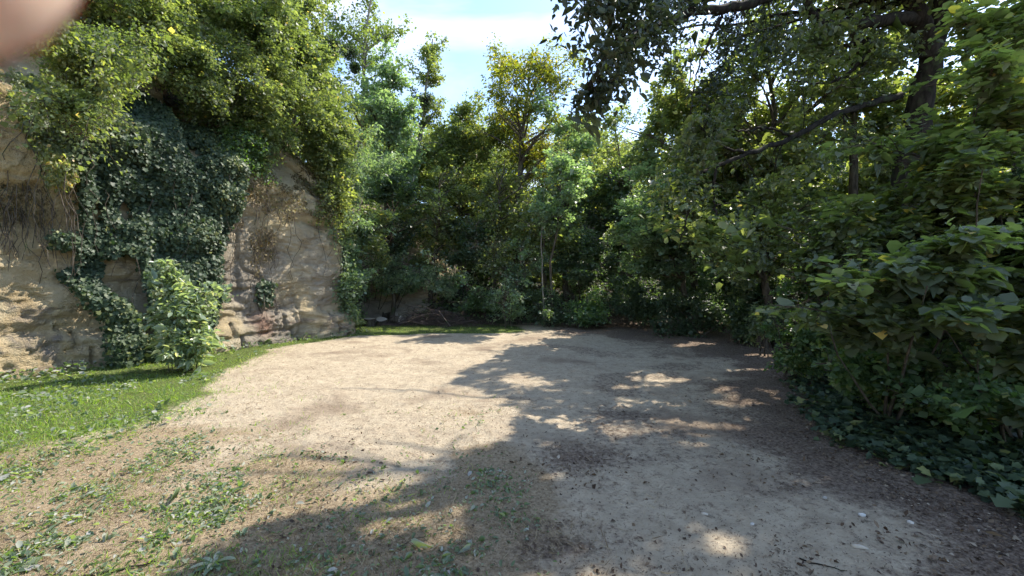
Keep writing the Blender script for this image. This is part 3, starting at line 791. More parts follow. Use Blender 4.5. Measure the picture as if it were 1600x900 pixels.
# ---- the oak
def oak():
    rng = np.random.default_rng(60)
    base = np.array([8.9, 9.3, floor_z(8.9, 9.3) - .1])
    tk = np.array([base, P(1392, 470, 9.1), P(1402, 340, 8.9), P(1425, 240, 8.7), P(1440, 150, 8.5), P(1455, 80, 8.3), P(1475, 0, 8.1), P(1500, -110, 7.9), P(1500, -260, 7.6), P(1480, -420, 7.4)])
    t = np.linspace(0, len(tk) - 1, 28)
    tk = np.stack([np.interp(t, np.arange(len(tk)), tk[:, i]) for i in range(3)], 1)
    tk[1:-1] += rng.normal(0, .025, (26, 3))
    def limb(pts, r0, r1, k=22):
        p = catmull(np.array(pts), 8)
        p = p + rng.normal(0, .012, p.shape)
        return (p, np.linspace(r0, r1, len(p)))
    def bl(*q): return [P(*z) for z in q]
    ex = [
      limb(bl((1408, 150, 8.55), (1370, 158, 8.2), (1300, 182, 7.6), (1240, 214, 7.2), (1170, 240, 6.8), (1120, 258, 6.5), (1098, 268, 6.3)), .075, .022),
      limb(bl((1450, 60, 8.3), (1425, 30, 8.0), (1380, 32, 7.6), (1330, 38, 7.3), (1290, 38, 7.0), (1262, 12, 6.8), (1262, -60, 6.6)), .135, .06),
      limb(bl((1448, 85, 8.3), (1440, 40, 8.1), (1425, 0, 8.0), (1410, -60, 7.8), (1380, -160, 7.5)), .20, .09),
      limb(bl((1410, -60, 7.8), (1300, -45, 7.2), (1190, 0, 6.4), (1130, 14, 6.0), (1080, 18, 5.7), (1040, 36, 4.9), (1000, 48, 4.4), (975, 72, 4.0), (945, 95, 3.75), (915, 140, 3.6)), .10, .009),
      limb(bl((1030, 40, 4.8), (1028, 15, 4.7), (1008, 3, 4.5), (980, -10, 4.2)), .03, .012),
      limb(bl((1128, 16, 6.0), (1120, 45, 5.9), (1100, 80, 5.9), (1085, 130, 5.9), (1080, 180, 5.9)), .025, .008),
      limb(bl((1170, 240, 6.8), (1140, 232, 6.6), (1110, 215, 6.4), (1095, 200, 6.3)), .03, .01),
      limb(bl((1240, 214, 7.2), (1200, 200, 7.0), (1165, 205, 6.8), (1130, 200, 6.7)), .03, .01),
      limb(bl((1120, 258, 6.5), (1115, 300, 6.4), (1120, 340, 6.3), (1125, 375, 6.2)), .03, .008),
      limb(bl((1098, 268, 6.3), (1085, 310, 6.2), (1070, 350, 6.2), (1060, 390, 6.1)), .028, .008),
      limb(bl((1360, 60, 8.0), (1330, 70, 8), (1310, 75, 8), (1285, 100, 8), (1260, 110, 8.1)), .05, .015),
      limb(bl((1350, 90, 8.0), (1320, 120, 8), (1285, 130, 8), (1240, 125, 8.1)), .04, .012),
    ]
    e = empty('oak_tree', tuple(base), 'large dark oak leaning over the clearing with long low limb', 'tree', RW)
    cc = np.array([6.4, 7.6, 8.4]); cr = np.array([4.6, 4.0, 2.2])
    paths, tips, dirs = skeleton(rng, tk, .34, cc, cr, 60, 9, low=.7, twig=.30, shell=.3)
    ct = []
    def clump(px, py, D, rx, ry, n, k=1.0):
        q = rng.normal(0, 1, (n, 3)) * np.array([rx / F * D, .35, ry / F * D]) * .55 + P(px, py, D)
        ct.append(q)
    for c in [(935, 25, 3.8, 45, 35, 90), (905, 90, 3.65, 22, 35, 24), (965, 60, 3.9, 35, 38, 80), (925, 125, 3.65, 25, 30, 60), (985, 15, 4.2, 60, 25, 90), (1010, 70, 4.5, 45, 28, 26), (960, 120, 3.8, 15, 40, 10),
              (1060, 60, 5.6, 60, 35, 24), (1050, 5, 5.6, 60, 18, 40), (1130, 20, 6, 70, 35, 34), (1130, 90, 6.2, 60, 40, 22), (1200, 60, 6.6, 70, 50, 40), (1290, 80, 7, 70, 50, 40), (1240, 130, 7, 70, 50, 32),
              (1100, 190, 6.4, 60, 40, 40), (1090, 250, 6.3, 50, 45, 40), (1150, 290, 6.6, 60, 40, 34), (1060, 300, 6.2, 45, 45, 34), (1240, 250, 7.1, 70, 50, 30), (1320, 220, 7.6, 60, 50, 26),
              (1130, 365, 6.1, 50, 26, 34), (1070, 350, 6.1, 40, 40, 30), (1160, 400, 6.0, 40, 22, 14), (1370, 90, 7.8, 60, 50, 24), (1180, 330, 6.6, 60, 40, 20)]:
        clump(*c)
    ct = np.vstack(ct)
    # a fine twig from the nearest bough point to a share of the clumps
    allb = np.vstack([p for p, r in ex])
    tw = []
    for q in ct[::2]:
        j = np.argmin(((allb - q) ** 2).sum(1)); s0 = allb[j]
        if np.linalg.norm(s0 - q) < 1.4 and not lit_mask(q[None], rng)[0]:
            tw.append((curve_pts(s0, (s0 + q) / 2 + rng.normal(0, .06, 3) + np.array([0, 0, .04]), q, 5), np.linspace(.009, .003, 5)))
    v, f = tube_arrays(paths + ex + tw)
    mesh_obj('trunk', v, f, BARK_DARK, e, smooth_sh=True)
    P1 = spray_leaves(rng, tips, dirs, 56000, .10, .6, .09, .9, .2)
    cpx, cpy = to_px(ct)
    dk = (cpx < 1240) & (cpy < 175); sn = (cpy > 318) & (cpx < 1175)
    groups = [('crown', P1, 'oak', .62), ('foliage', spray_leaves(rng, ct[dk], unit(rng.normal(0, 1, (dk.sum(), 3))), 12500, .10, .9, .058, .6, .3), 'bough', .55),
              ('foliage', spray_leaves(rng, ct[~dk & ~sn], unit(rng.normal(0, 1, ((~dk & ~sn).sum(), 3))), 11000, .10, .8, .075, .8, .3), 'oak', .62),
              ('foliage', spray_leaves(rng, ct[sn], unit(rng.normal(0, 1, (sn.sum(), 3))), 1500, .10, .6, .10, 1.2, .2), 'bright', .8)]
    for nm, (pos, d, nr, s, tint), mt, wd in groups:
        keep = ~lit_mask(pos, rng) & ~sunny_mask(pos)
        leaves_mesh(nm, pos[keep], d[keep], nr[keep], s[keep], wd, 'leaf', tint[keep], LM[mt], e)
    # sunlit shoots at the limb's end; part of their glow is painted leaf colour
oak()

# ---- near shrubs and saplings on the right
def shrub(label, px, D, cpx, cpy, hw, hh, leaf, n, size, seed, name='shrub', cat='shrub', stems=5, tr=.03, depth=None, base_xy=None, group=None, bz=None, spread=.3, **kw):
    cc = P(cpx, cpy, D); cr = np.array([hw / F * D, depth or hw / F * D, hh / F * D])
    bx, by = base_xy if base_xy is not None else ((px - 800) / F * D, D)
    z0 = bz if bz is not None else floor_z(bx, by) - .03
    base = np.array([bx, by, z0])
    rng = np.random.default_rng(seed + 5000)
    ex = []; 
    for k in range(stems - 1):
        e1 = cc + unit(rng.normal(0, 1, 3)) * cr * .7
        s0 = base + np.array([rng.normal(0, spread * .4), rng.normal(0, spread * .4), 0])
        ex.append((curve_pts(s0, s0 * .5 + e1 * .5 + rng.normal(0, .1, 3) * cr, e1, 9, rng, .02), np.linspace(tr, .005, 9)))
    top = cc + np.array([0, 0, cr[2] * .7])
    tp = curve_pts(base, (base + top) / 2 + rng.normal(0, .08, 3), top, 10, rng, .02)
    return plant(name, cat, label, base, tp, tr, cc, cr, kw.pop('limbs', 14), kw.pop('subs', 7), n, leaf, size, seed=seed, extra=ex, group=group,
                 parts=('stems', 'foliage'), low=kw.pop('low', .08), **kw)

LG = 'lime saplings crowding the right edge'
shrub('broad leaved lime sapling reaching over the path with its lowest boughs', 1480, 3.9, 1400, 470, 190, 95, 'lime', 8500, .07, 71, 'lime_sapling', 'sapling', 4, .02, depth=.8,
      base_xy=(4.3, 4.6), group=LG, tpl='round', width=1.0, flat=.35, upb=2.0, sig=.14, limbs=22, subs=6, twig=.3)
shrub('tall lime sapling with tiers of yellow green leaves right of the oak', 1500, 4.8, 1520, 270, 150, 150, 'lime', 14000, .068, 72, 'lime_sapling', 'sapling', 4, .03, depth=1.0,
      base_xy=(5.9, 5.2), group=LG, tpl='round', width=.95, flat=.3, upb=2.2, sig=.16, limbs=26, subs=7, twig=.3)
shrub('lime sapling filling the top right corner', 1600, 4.9, 1590, 70, 120, 110, 'lime', 10000, .068, 73, 'lime_sapling', 'sapling', 3, .03, depth=1.0,
      base_xy=(6.8, 5.0), group=LG, tpl='round', width=.9, flat=.35, upb=1.8, sig=.16, limbs=20, subs=7, twig=.3)
shrub('shaded lime sapling at the right edge above the ground ivy', 1620, 3.6, 1590, 480, 130, 150, 'lime', 9000, .07, 74, 'lime_sapling', 'sapling', 4, .02, depth=.8,
      base_xy=(4.9, 4.0), group=LG, tpl='round', width=1.0, flat=.4, upb=1.8, sig=.15, limbs=20, subs=6, twig=.3)
shrub('lime sapling with pale leaves between oak trunk and leaning boughs', 1330, 5.6, 1330, 370, 120, 75, 'lime', 10000, .066, 75, 'lime_sapling', 'sapling', 4, .025, depth=.9,
      base_xy=(5.2, 6.4), group=LG, tpl='round', width=.95, flat=.35, upb=1.9, sig=.16, limbs=20, subs=6, twig=.3)
SG = 'dense shrubs behind the lime saplings'
shrub('dense small leaved bush at the corner of the right edge', 1250, 6.3, 1250, 500, 52, 92, 'hazel', 15000, .042, 76, 'bush', 'shrub', 7, .02, base_xy=(4.6, 6.5), group=SG, sig=.09, limbs=26, subs=8, twig=.3)
shrub('olive green bush right of the dense corner bush', 1340, 5.9, 1345, 505, 70, 85, 'hazel', 13000, .05, 77, 'bush', 'shrub', 6, .02, base_xy=(5.3, 6.1), group=SG, sig=.11, limbs=24, subs=8)
shrub('glossy holly like bush behind the leaning lime boughs', 1450, 5.2, 1455, 450, 110, 130, 'ivy', 16000, .055, 78, 'bush', 'shrub', 6, .02, base_xy=(5.8, 5.6), group=SG, sig=.12, limbs=26, subs=8)
shrub('glossy dark bush at the right edge behind the shaded sapling', 1600, 4.8, 1590, 400, 120, 170, 'ivy', 17000, .055, 79, 'bush', 'shrub', 6, .02, base_xy=(6.6, 5.0), group=SG, sig=.13, limbs=26, subs=8)
shrub('low shaded bush over the ground ivy at the right edge', 1560, 4.0, 1530, 600, 150, 90, 'hazel', 13000, .05, 80, 'bush', 'shrub', 6, .015, base_xy=(5.0, 4.2), group=SG, sig=.1, limbs=20, subs=7)
shrub('low dark bush in front of the glossy holly like bush', 1420, 4.7, 1380, 580, 95, 60, 'hazel', 12000, .055, 81, 'bush', 'shrub', 5, .015, base_xy=(4.9, 5.1), group=SG, sig=.1, limbs=18, subs=7)

UG = 'undergrowth shrubs along the foot of the bank'
under = [
 ('dark round bush in the dip left of the brush pile', 590, 15.2, 600, 415, 48, 48, 'ash', 9000, .07, 90),
 ('bright elder shrub on the bank above the brush pile', 692, 14.8, 692, 430, 48, 46, 'elder', 7000, .07, 91),
 ('bramble mound right of the brush pile', 742, 14.3, 745, 470, 42, 32, 'hazel', 6500, .06, 92),
 ('blue green shrub at the foot of the bank in the middle', 790, 14.2, 792, 462, 50, 45, 'ash', 9000, .06, 93),
 ('mid green shrub on the bank above the blue green one', 770, 15.6, 770, 400, 55, 45, 'green', 8000, .08, 94),
 ('dark shrub at the foot of the bare sapling stems', 862, 14.2, 862, 478, 45, 32, 'dark', 7000, .06, 95),
 ('pale leaved shrub on the bank left of the sapling stems', 815, 15.2, 818, 405, 42, 42, 'ash', 7000, .075, 96),
 ('low yellow green shrub at the edge of the dark hollow', 915, 13.8, 918, 478, 42, 30, 'hazel', 7000, .06, 97),
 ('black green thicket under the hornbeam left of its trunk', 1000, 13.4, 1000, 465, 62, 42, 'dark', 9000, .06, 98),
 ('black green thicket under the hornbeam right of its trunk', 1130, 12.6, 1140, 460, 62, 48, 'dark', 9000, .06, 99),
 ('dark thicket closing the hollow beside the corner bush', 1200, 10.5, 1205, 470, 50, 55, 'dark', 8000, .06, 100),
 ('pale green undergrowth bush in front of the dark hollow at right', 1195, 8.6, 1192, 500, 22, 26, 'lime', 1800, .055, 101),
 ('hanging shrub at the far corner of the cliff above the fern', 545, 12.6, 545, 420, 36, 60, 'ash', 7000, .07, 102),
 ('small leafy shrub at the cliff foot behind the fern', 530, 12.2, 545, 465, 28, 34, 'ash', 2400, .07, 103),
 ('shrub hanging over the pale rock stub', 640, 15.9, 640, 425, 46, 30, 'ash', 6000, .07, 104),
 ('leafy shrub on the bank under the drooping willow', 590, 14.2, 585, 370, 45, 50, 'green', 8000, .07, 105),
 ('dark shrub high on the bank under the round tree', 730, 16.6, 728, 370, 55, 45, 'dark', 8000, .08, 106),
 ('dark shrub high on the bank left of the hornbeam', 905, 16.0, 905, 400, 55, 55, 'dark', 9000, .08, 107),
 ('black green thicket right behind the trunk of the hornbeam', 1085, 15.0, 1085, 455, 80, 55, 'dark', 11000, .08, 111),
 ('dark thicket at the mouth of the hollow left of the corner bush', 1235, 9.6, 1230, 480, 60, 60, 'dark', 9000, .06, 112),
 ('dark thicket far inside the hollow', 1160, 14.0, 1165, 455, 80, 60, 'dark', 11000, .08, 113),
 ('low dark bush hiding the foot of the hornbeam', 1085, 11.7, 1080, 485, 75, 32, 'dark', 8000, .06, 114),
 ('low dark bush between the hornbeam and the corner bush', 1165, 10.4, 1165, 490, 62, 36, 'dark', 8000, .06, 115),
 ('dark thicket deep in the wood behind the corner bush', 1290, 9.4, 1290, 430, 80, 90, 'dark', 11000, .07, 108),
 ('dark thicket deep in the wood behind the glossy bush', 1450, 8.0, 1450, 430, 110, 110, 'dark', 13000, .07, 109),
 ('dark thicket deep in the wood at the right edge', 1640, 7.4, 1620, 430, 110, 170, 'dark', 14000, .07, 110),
]
UB = {102: (-6.0, 13.0), 103: (-5.7, 12.5), 105: (-6.5, 15.5), 90: (-5.9, 17.0), 91: (-2.7, 17.2), 92: (-1.2, 16.2), 104: (-5.2, 17.2)}
for (lab, px, D, cx, cyy, hw, hh, lf, n, sz, sd) in under:
    shrub(lab, px, D, cx, cyy, hw, hh, lf, n, sz, sd, 'undergrowth_shrub', 'shrub', 5, .02, group=UG, base_xy=UB.get(sd), sig=.22 if D > 10 else .15, limbs=16, subs=7, droop=.35)

# ------------------------------------------------------------------ cliff vegetation
def on_cliff(rng, poly, n, out_lo, out_hi, vmax=1.6, mask=None):
    """random points in front of the cliff face, inside a patch outlined on it"""
    P_ = []; I_ = []; tot = 0
    lo, hi = u_at(-9.9, 3.2), u_at(-5.6, 16.5)
    i0, i1 = int(lo / DU), int(hi / DU)
    while tot < n:
        m = n * 6
        i = rng.integers(i0, i1, m); v = rng.random(m) * vmax
        p = cliff_point(i, v)
        px, py = to_px(p)
        k = inpoly(px, py, poly)
        if mask is not None: k &= mask(px, py, CU[i], p[:, 2])
        P_.append(p[k]); I_.append(i[k]); tot += k.sum()
        if k.sum() == 0: break
    p = np.vstack(P_)[:n]; i = np.concatenate(I_)[:n]
    nrm = np.stack([CNX[i], CNY[i], np.zeros(len(i))], 1)
    return p + nrm * rng.uniform(out_lo, out_hi, (len(p), 1)), nrm, i

def curtain(name, label, cat, poly, n, size, leaf, seed, width=1.0, tpl='ivy', thick=.35, holes=(), stems=26, group=None, vmax=1.6, gap=-.25, down=.8, stem_mat=None, steps=9):
    rng = np.random.default_rng(seed)
    def mask(px, py, u, z):
        k = fbm(u * 1.8, z * 1.5, 0, seed, 3) > gap
        for (cx, cyy, a, b) in holes: k &= ((px - cx) / a) ** 2 + ((py - cyy) / b) ** 2 > 1
        return k
    p, nrm, i = on_cliff(rng, poly, n, 0.02, .06, vmax, mask)
    lump = np.clip(.5 + .9 * fbm(CU[i] * 1.4, p[:, 2] * 1.1, 0, seed + 3, 4), 0, 1)
    p = p + nrm * (thick * lump * rng.random(len(p)) ** .5)[:, None] + rng.normal(0, .03, p.shape)
    d = unit(np.array([0, 0, -down]) + rng.normal(0, .45, p.shape) + nrm * .25)
    n_ = unit(nrm + rng.normal(0, .38, p.shape) + np.array([0, 0, .55]))
    n_ = unit(n_ - d * np.sum(n_ * d, 1, keepdims=True))
    tint = np.clip(.25 + .5 * lump + rng.normal(0, .2, len(p)), 0, 1)
    base = p.mean(0); base[2] = p[:, 2].min()
    e = empty(name, tuple(base), label, cat, group)
    # stems creeping over the rock
    paths = []
    for k in range(stems):
        j = rng.integers(0, len(p)); q = p[j] - nrm[j] * .02; pts = [q.copy()]
        for s in range(steps):
            q = q + np.array([rng.normal(0, .06), rng.normal(0, .05), -.16 - .1 * rng.random()]); pts.append(q + nrm[j] * rng.uniform(0, .12))
            if q[2] < .05: break
        if len(pts) > 3: paths.append((np.array(pts), np.linspace(.009, .004, len(pts))))
    v, f = tube_arrays(paths)
    mesh_obj('stems', v, f, stem_mat or BARK, e, smooth_sh=True)
    leaves_mesh('foliage', p, d, n_, size * np.exp(rng.normal(0, .28, len(p))), width, tpl, tint, LM[leaf], e)
    return e

curtain('ivy', 'thick dark curtain of ivy hanging down the cliff between bare rock', 'ivy',
        [(95, 200), (140, 90), (350, 90), (372, 250), (366, 330), (335, 400), (335, 470), (310, 560), (250, 570), (215, 568), (228, 470), (215, 415), (165, 410), (182, 470), (210, 505), (212, 575), (160, 575), (150, 500), (95, 440), (70, 380), (62, 300)],
        52000, .058, 'ivy', 201, thick=.6, holes=[(185, 432, 34, 36), (75, 290, 40, 45), (100, 340, 20, 30), (80, 215, 25, 30), (145, 330, 12, 22), (190, 330, 12, 18)], stems=26, vmax=1.35, gap=-.38)
curtain('ivy', 'sparse tuft of ivy on the bare grey rock face', 'ivy', [(400, 440), (425, 440), (420, 475), (402, 475)], 420, .065, 'ivy', 202, thick=.15, stems=6, gap=-1)
curtain('creeper', 'half dry creeper hanging over the top of the grey rock face', 'creeper', [(360, 250), (520, 250), (530, 330), (500, 345), (470, 330), (430, 360), (425, 440), (395, 430), (385, 360), (362, 340)],
        4200, .06, 'dry', 203, thick=.30, stems=70, gap=-.1, vmax=1.6, width=.7, tpl='quad')
curtain('creeper', 'green creeper on the ochre rock at the left edge', 'creeper', [(-60, 90), (120, 60), (200, 140), (150, 200), (90, 300), (60, 290), (40, 210), (-60, 180)],
        9000, .06, 'green', 204, thick=.5, stems=60, gap=-.2, vmax=1.7, width=.7, tpl='leaf')
curtain('root_tangle', 'matted brown roots hanging under the ledge at the left edge', 'roots', [(-60, 285), (70, 285), (75, 350), (30, 345), (-60, 330)], 900, .05, 'dry', 205, thick=.12, steps=4, stems=45, gap=-1, width=.3, tpl='quad', stem_mat=BARK)
curtain('creeper', 'trailing green creeper down the far end of the grey rock face', 'creeper', [(490, 260), (560, 250), (575, 500), (530, 500), (522, 400), (500, 340)],
        4500, .07, 'ash', 206, thick=.35, stems=30, gap=-.2, vmax=1.6, width=.8, tpl='leaf')

CG = 'bushes overhanging the cliff top'
over = [
 # label, crown px,py,hw,hh,D, leaf, n, size, seed
 ('grey green bush with long drooping shoots at the top left', 150, 95, 85, 62, 6.9, 'grey', 11000, .06, 301, dict(droop=1.0, width=.6)),
 ('shaded bush at the top left above the drooping shoots', 170, 10, 110, 50, 8.8, 'green', 11000, .07, 302, {}),
 ('yellow green spray lit by the sun over the ochre rock', 110, 172, 55, 26, 6.6, 'bright', 4000, .055, 303, dict(droop=.8)),
 ('sunlit bush above the ivy curtain on its left side', 255, 70, 75, 60, 9.0, 'bright', 13000, .06, 304, {}),
 ('sunlit bush above the ivy curtain on its right side', 345, 120, 65, 75, 10.2, 'green', 13000, .06, 305, {}),
 ('large golden green bush arching over the grey rock face', 425, 165, 80, 82, 11.3, 'bright', 19000, .062, 306, dict(droop=.6)),
 ('small golden bush at the right end of the cliff top', 505, 215, 48, 62, 12.4, 'bright', 12000, .07, 307, {}),
 ('leafy bush high on the slope under the slim skyline tree', 400, 30, 90, 60, 11.0, 'bright', 14000, .075, 308, {}),
 ('mid green bush clinging low to the end of the cliff', 512, 300, 38, 50, 12.3, 'green', 8000, .07, 309, {}),
 ('dull green bush trailing beside the dry creeper', 385, 240, 38, 40, 10.6, 'hazel', 5500, .06, 310, dict(droop=.8)),
 ('bush high on the slope filling the top edge left of the trees', 280, 0, 110, 50, 10.5, 'green', 14000, .075, 311, {}),
 ('bush on the slope behind the large golden green one', 480, 120, 50, 70, 13.0, 'bright', 12000, .08, 312, {}),
]
for (lab, cx, cyy, hw, hh, D, lf, n, sz, sd, kw) in over:
    c = P(cx, cyy, D); by = D + .7; bx = c[0] - .6
    kk = dict(sig=.2, limbs=26, subs=8, droop=.45, cull=False, shoots=26, shoot_len=.9, shell=.3, twig=.45); kk.update(kw)
    shrub(lab, cx, D, cx, cyy, hw, hh, lf, int(n * 1.5), sz * .88, sd, 'cliff_shrub', 'shrub', 6, .025, base_xy=(bx, by), bz=c[2] - hh / F * D * .9, group=CG, depth=hw / F * D * .8, **kk)

shrub('light green elder bush in full sun at the foot of the ivy curtain', 290, 7.3, 290, 508, 46, 82, 'elder', 4600, .085, 320, 'elder_bush', 'shrub', 8, .012, base_xy=(-5.95, 7.4),
      tpl='leaf', width=.55, sig=.11, limbs=22, subs=6, cull=False, wcull=False, depth=.45, twig=.6, shell=.3)
shrub('top shoot of elder climbing in front of the dark ivy', 262, 7.2, 262, 430, 20, 36, 'elder', 900, .08, 321, 'elder_shoot', 'shrub', 3, .008, base_xy=(-6.1, 7.35), tpl='leaf', width=.5, sig=.08, limbs=8, subs=5, cull=False, wcull=False)

# mistletoe and the nest
def ball(name, label, cat, px, py, D, r, seed, mat_leaf, group=None, n=900):
    rng = np.random.default_rng(seed); c = P(px, py, D)
    e = empty(name, tuple(c), label, cat, group)
    q = unit(rng.normal(0, 1, (140, 3)))
    paths = [(np.array([c, c + x * r * .6 + rng.normal(0, .02, 3), c + x * r]), np.array([.012, .008, .004])) for x in q]
    v, f = tube_arrays(paths); mesh_obj('twigs', v, f, BARK_DARK, e)
    pos = c + unit(rng.normal(0, 1, (n, 3))) * r * rng.random((n, 1)) ** .33 * 1.05
    d = unit(pos - c + rng.normal(0, .1, (n, 3))); nn = unit(np.cross(d, rng.normal(0, 1, (n, 3))))
    leaves_mesh('leaves', pos, d, nn, np.full(n, .09), .4, 'quad', rng.random(n) * .7, LM[mat_leaf], e)
MG = 'mistletoe balls in the sparse tree'
ball('mistletoe', 'largest mistletoe ball, leftmost of those in the sparse tree', 'mistletoe', 523, 72, 18.6, .46, 401, 'dark', MG)
ball('mistletoe', 'mistletoe ball right of the largest one', 'mistletoe', 547, 82, 18.6, .34, 402, 'dark', MG)
ball('mistletoe', 'lowest and smallest mistletoe ball, beside the tallest trunk', 'mistletoe', 555, 106, 18.6, .22, 403, 'dark', MG)
ball('nest', 'dark twig nest in the fork of the slender leaning tree', 'nest', 667, 156, 19.0, .36, 404, 'dark', None, 500)

# ------------------------------------------------------------------ ground cover
def ground_scatter(rng, n, weight, dmin=1.8, dmax=15, pxl=-200, pxr=1800, power=1.0):
    D = np.exp(rng.uniform(math.log(dmin), math.log(dmax), n * 2)); px = rng.uniform(pxl, pxr, n * 2)
    x = (px - 800) / F * D; y = D
    k = rng.random(len(x)) < weight(x, y)
    x, y = x[k][:n], y[k][:n]
    return x, y

def flat_leaves(name, label, cat, rng, x, y, size, width, tpl, mat, up=1.0, lift=.01, tint=None, tilt=.25, zfun=None, kind='stuff'):
    n = len(x)
    z = (ground_z(x, y) if zfun is None else zfun(x, y)) + rng.random(n) * lift
    nr = unit(np.array([0, 0, up]) + rng.normal(0, tilt, (n, 3)))
    d = unit(rng.normal(0, 1, (n, 3))); d = unit(d - nr * np.sum(d * nr, 1, keepdims=True))
    o = leaves_mesh(name, np.stack([x, y, z], 1), d, nr, size * np.exp(rng.normal(0, .35, n)), width, tpl, rng.random(n) if tint is None else tint, LM[mat])
    return tag(o, label, cat, kind=kind)

def blades(name, label, cat, rng, x, y, h, w, mat, lean=.5, tint=None):
    n = len(x)
    d = unit(np.array([0, 0, 1.0]) + rng.normal(0, lean, (n, 3)) * np.array([1, 1, .2]))
    d[:, 2] = np.abs(d[:, 2])
    nr = unit(np.cross(d, unit(rng.normal(0, 1, (n, 3)))))
    o = leaves_mesh(name, np.stack([x, y, ground_z(x, y) - .004], 1), d, nr, h * np.exp(rng.normal(0, .3, n)), w, 'blade', rng.random(n) ** 1.3 if tint is None else tint, LM[mat])
    return tag(o, label, cat, kind='stuff')

rng = np.random.default_rng(500)
x, y = ground_scatter(rng, 170000, lambda x, y: cover(x, y)[0] * (.12 + .75 * smooth(-.3, .15, fbm(x * 2.5, y * 2.5, 0, 145, 3))), 2.2, 14.5, -250, 900)
blades('grass', 'short green lawn grass below the cliff and along the back edge', 'grass', rng, x, y, .043, .11, 'grass', .7)
x, y = ground_scatter(rng, 7000, lambda x, y: cover(x, y)[0] * smooth(-.1, .4, fbm(x * 1.2, y * 1.2, 0, 140, 3)), 3, 12, -250, 700)
flat_leaves('clover', 'small round leaved clover patches in the lawn', 'clover', rng, x, y, .045, .9, 'leaf', 'weed', lift=.05, tilt=.5)
# taller nettles and ivy trailing along the cliff foot
def foot_w(x, y):
    d = np.min((x[:, None] - CX[None, ::12]) ** 2 + (y[:, None] - CY[None, ::12]) ** 2, 1) ** .5
    return smooth(.95, .35, d) * (y < 13)
x, y = ground_scatter(rng, 9000, foot_w, 5.5, 13, -250, 620)
flat_leaves('foot_weeds', 'knee high weeds along the foot of the cliff', 'weeds', rng, x, y, .06, .7, 'leaf', 'weed', lift=.16, tilt=.6)
x, y = ground_scatter(rng, 16000, lambda x, y: (.10 + .9 * smooth(.0, .4, fbm(x * 2.2, y * 2.2, 0, 144, 3))) * np.clip(cover(x, y)[2] + .6 * smooth(-2.0, -3.8, x), 0, 1) * smooth(.2, -1.2, x + .3), 1.7, 7, -300, 850)
blades('grass_tufts', 'thin scattered grass tufts between lawn and bare sand', 'grass', rng, x, y, .05, .08, 'grass', .9)
x, y = ground_scatter(rng, 60000, lambda x, y: np.clip((cover(x, y)[2] + .45 * smooth(-2.4, -3.6, x) * smooth(9, 6, y)) * (1 - .35 * cover(x, y)[0]) + .0, 0, 1) * smooth(-.35, .3, fbm(x * 2, y * 2, 0, 141, 3)), 1.7, 8, -300, 1150)
blades('dry_grass', 'trampled dry straw coloured grass in the foreground', 'dry grass', rng, x, y, .045, .07, 'straw', 2.6)
x, y = ground_scatter(rng, 34000, lambda x, y: (.10 + smooth(.0, .35, fbm(x * 2.4, y * 2.4, 0, 142, 4))) * np.clip(cover(x, y)[2] * 1.1, 0, 1) * smooth(.6, -.6, x + .2), 1.7, 5, -300, 900)
flat_leaves('plantain', 'scattered broad plantain leaves in the foreground at left', 'weeds', rng, x, y, .027, .55, 'leaf', 'weed', lift=.02, tilt=.6)
# litter
x, y = ground_scatter(rng, 42000, lambda x, y: (.04 + np.clip(cover(x, y)[1] - .42, 0, .58) * 1.5) * (x < 9) * smooth(-.5, .3, fbm(x * 1.6, y * 1.6, 0, 151, 3)), 1.9, 15, 500, 1900)
flat_leaves('leaf_litter', 'brown fallen leaves under the trees at right and back', 'leaf litter', rng, x, y, .022, .6, 'quad', 'litter', lift=.012, tilt=.4)
x, y = ground_scatter(rng, 45000, lambda x, y: .35 + .65 * smooth(0, .35, fbm(x * 1.3, y * 1.3, 0, 143, 3)), 1.7, 11, -200, 1800)
flat_leaves('leaf_fragments', 'crumbled leaf bits strewn over the sand', 'leaf litter', rng, x, y, .011, .35, 'quad', 'litter', lift=.003, tilt=.35, tint=rng.random(len(x)) * .8)
x, y = ground_scatter(rng, 5200, lambda x, y: smooth(-.1, .4, fbm(x * 1.8, y * 1.8, 0, 146, 4)) * smooth(5.2, 3.2, y), 1.7, 6, -250, 1500)
flat_leaves('dead_leaves', 'curled dead leaves lying in drifts over the foreground', 'dead leaves', rng, x, y, .024, .55, 'leaf', 'litter', lift=.014, tilt=.6)
# ground ivy at right
def ivy_w(x, y):
    jx = x + .3 * fbm(x * 1.5, y * 1.5, 0, 150, 3)
    e = np.interp(y, [0, 2.2, 2.8, 3.3, 4.2, 5.2, 6.2, 7.4], [3.4, 3.35, 3.3, 3.2, 3.2, 3.5, 4.2, 5.0])
    return smooth(-.1, .35, jx - e) * smooth(8, 6.5, y)
x, y = ground_scatter(rng, 26000, ivy_w, 1.8, 8, 1150, 2100)
flat_leaves('ground_ivy', 'dark ivy carpeting the ground under the right hand saplings', 'ground ivy', rng, x, y, .058, 1.0, 'ivy', 'ivy', lift=.12, tilt=.4)
# cover on the bank
def bank(rng, n, x0, x1, y0, y1):
    x = rng.uniform(x0, x1, n); y = rng.uniform(y0, y1, n); z = hill_z(x, y); k = (z > .02) & (fbm(x * .9, y * .9, 0, 160, 3) > -.3)
    return x[k], y[k], z[k]
xb, yb, zb = bank(rng, 42000, -12, 12, 13.8, 22)
flat_leaves('undergrowth', 'low ivy and brambles covering the wooded bank', 'undergrowth', rng, xb, yb, .10, .9, 'ivy', 'dark', lift=.35, tilt=.7, zfun=lambda a_, b_: zb)
xb, yb, zb = bank(rng, 26000, -18, -3, -2, 18)
flat_leaves('slope_undergrowth', 'low growth covering the slope above the cliff', 'undergrowth', rng, xb, yb, .11, .8, 'leaf', 'green', lift=.35, tilt=.7, zfun=lambda a_, b_: zb)

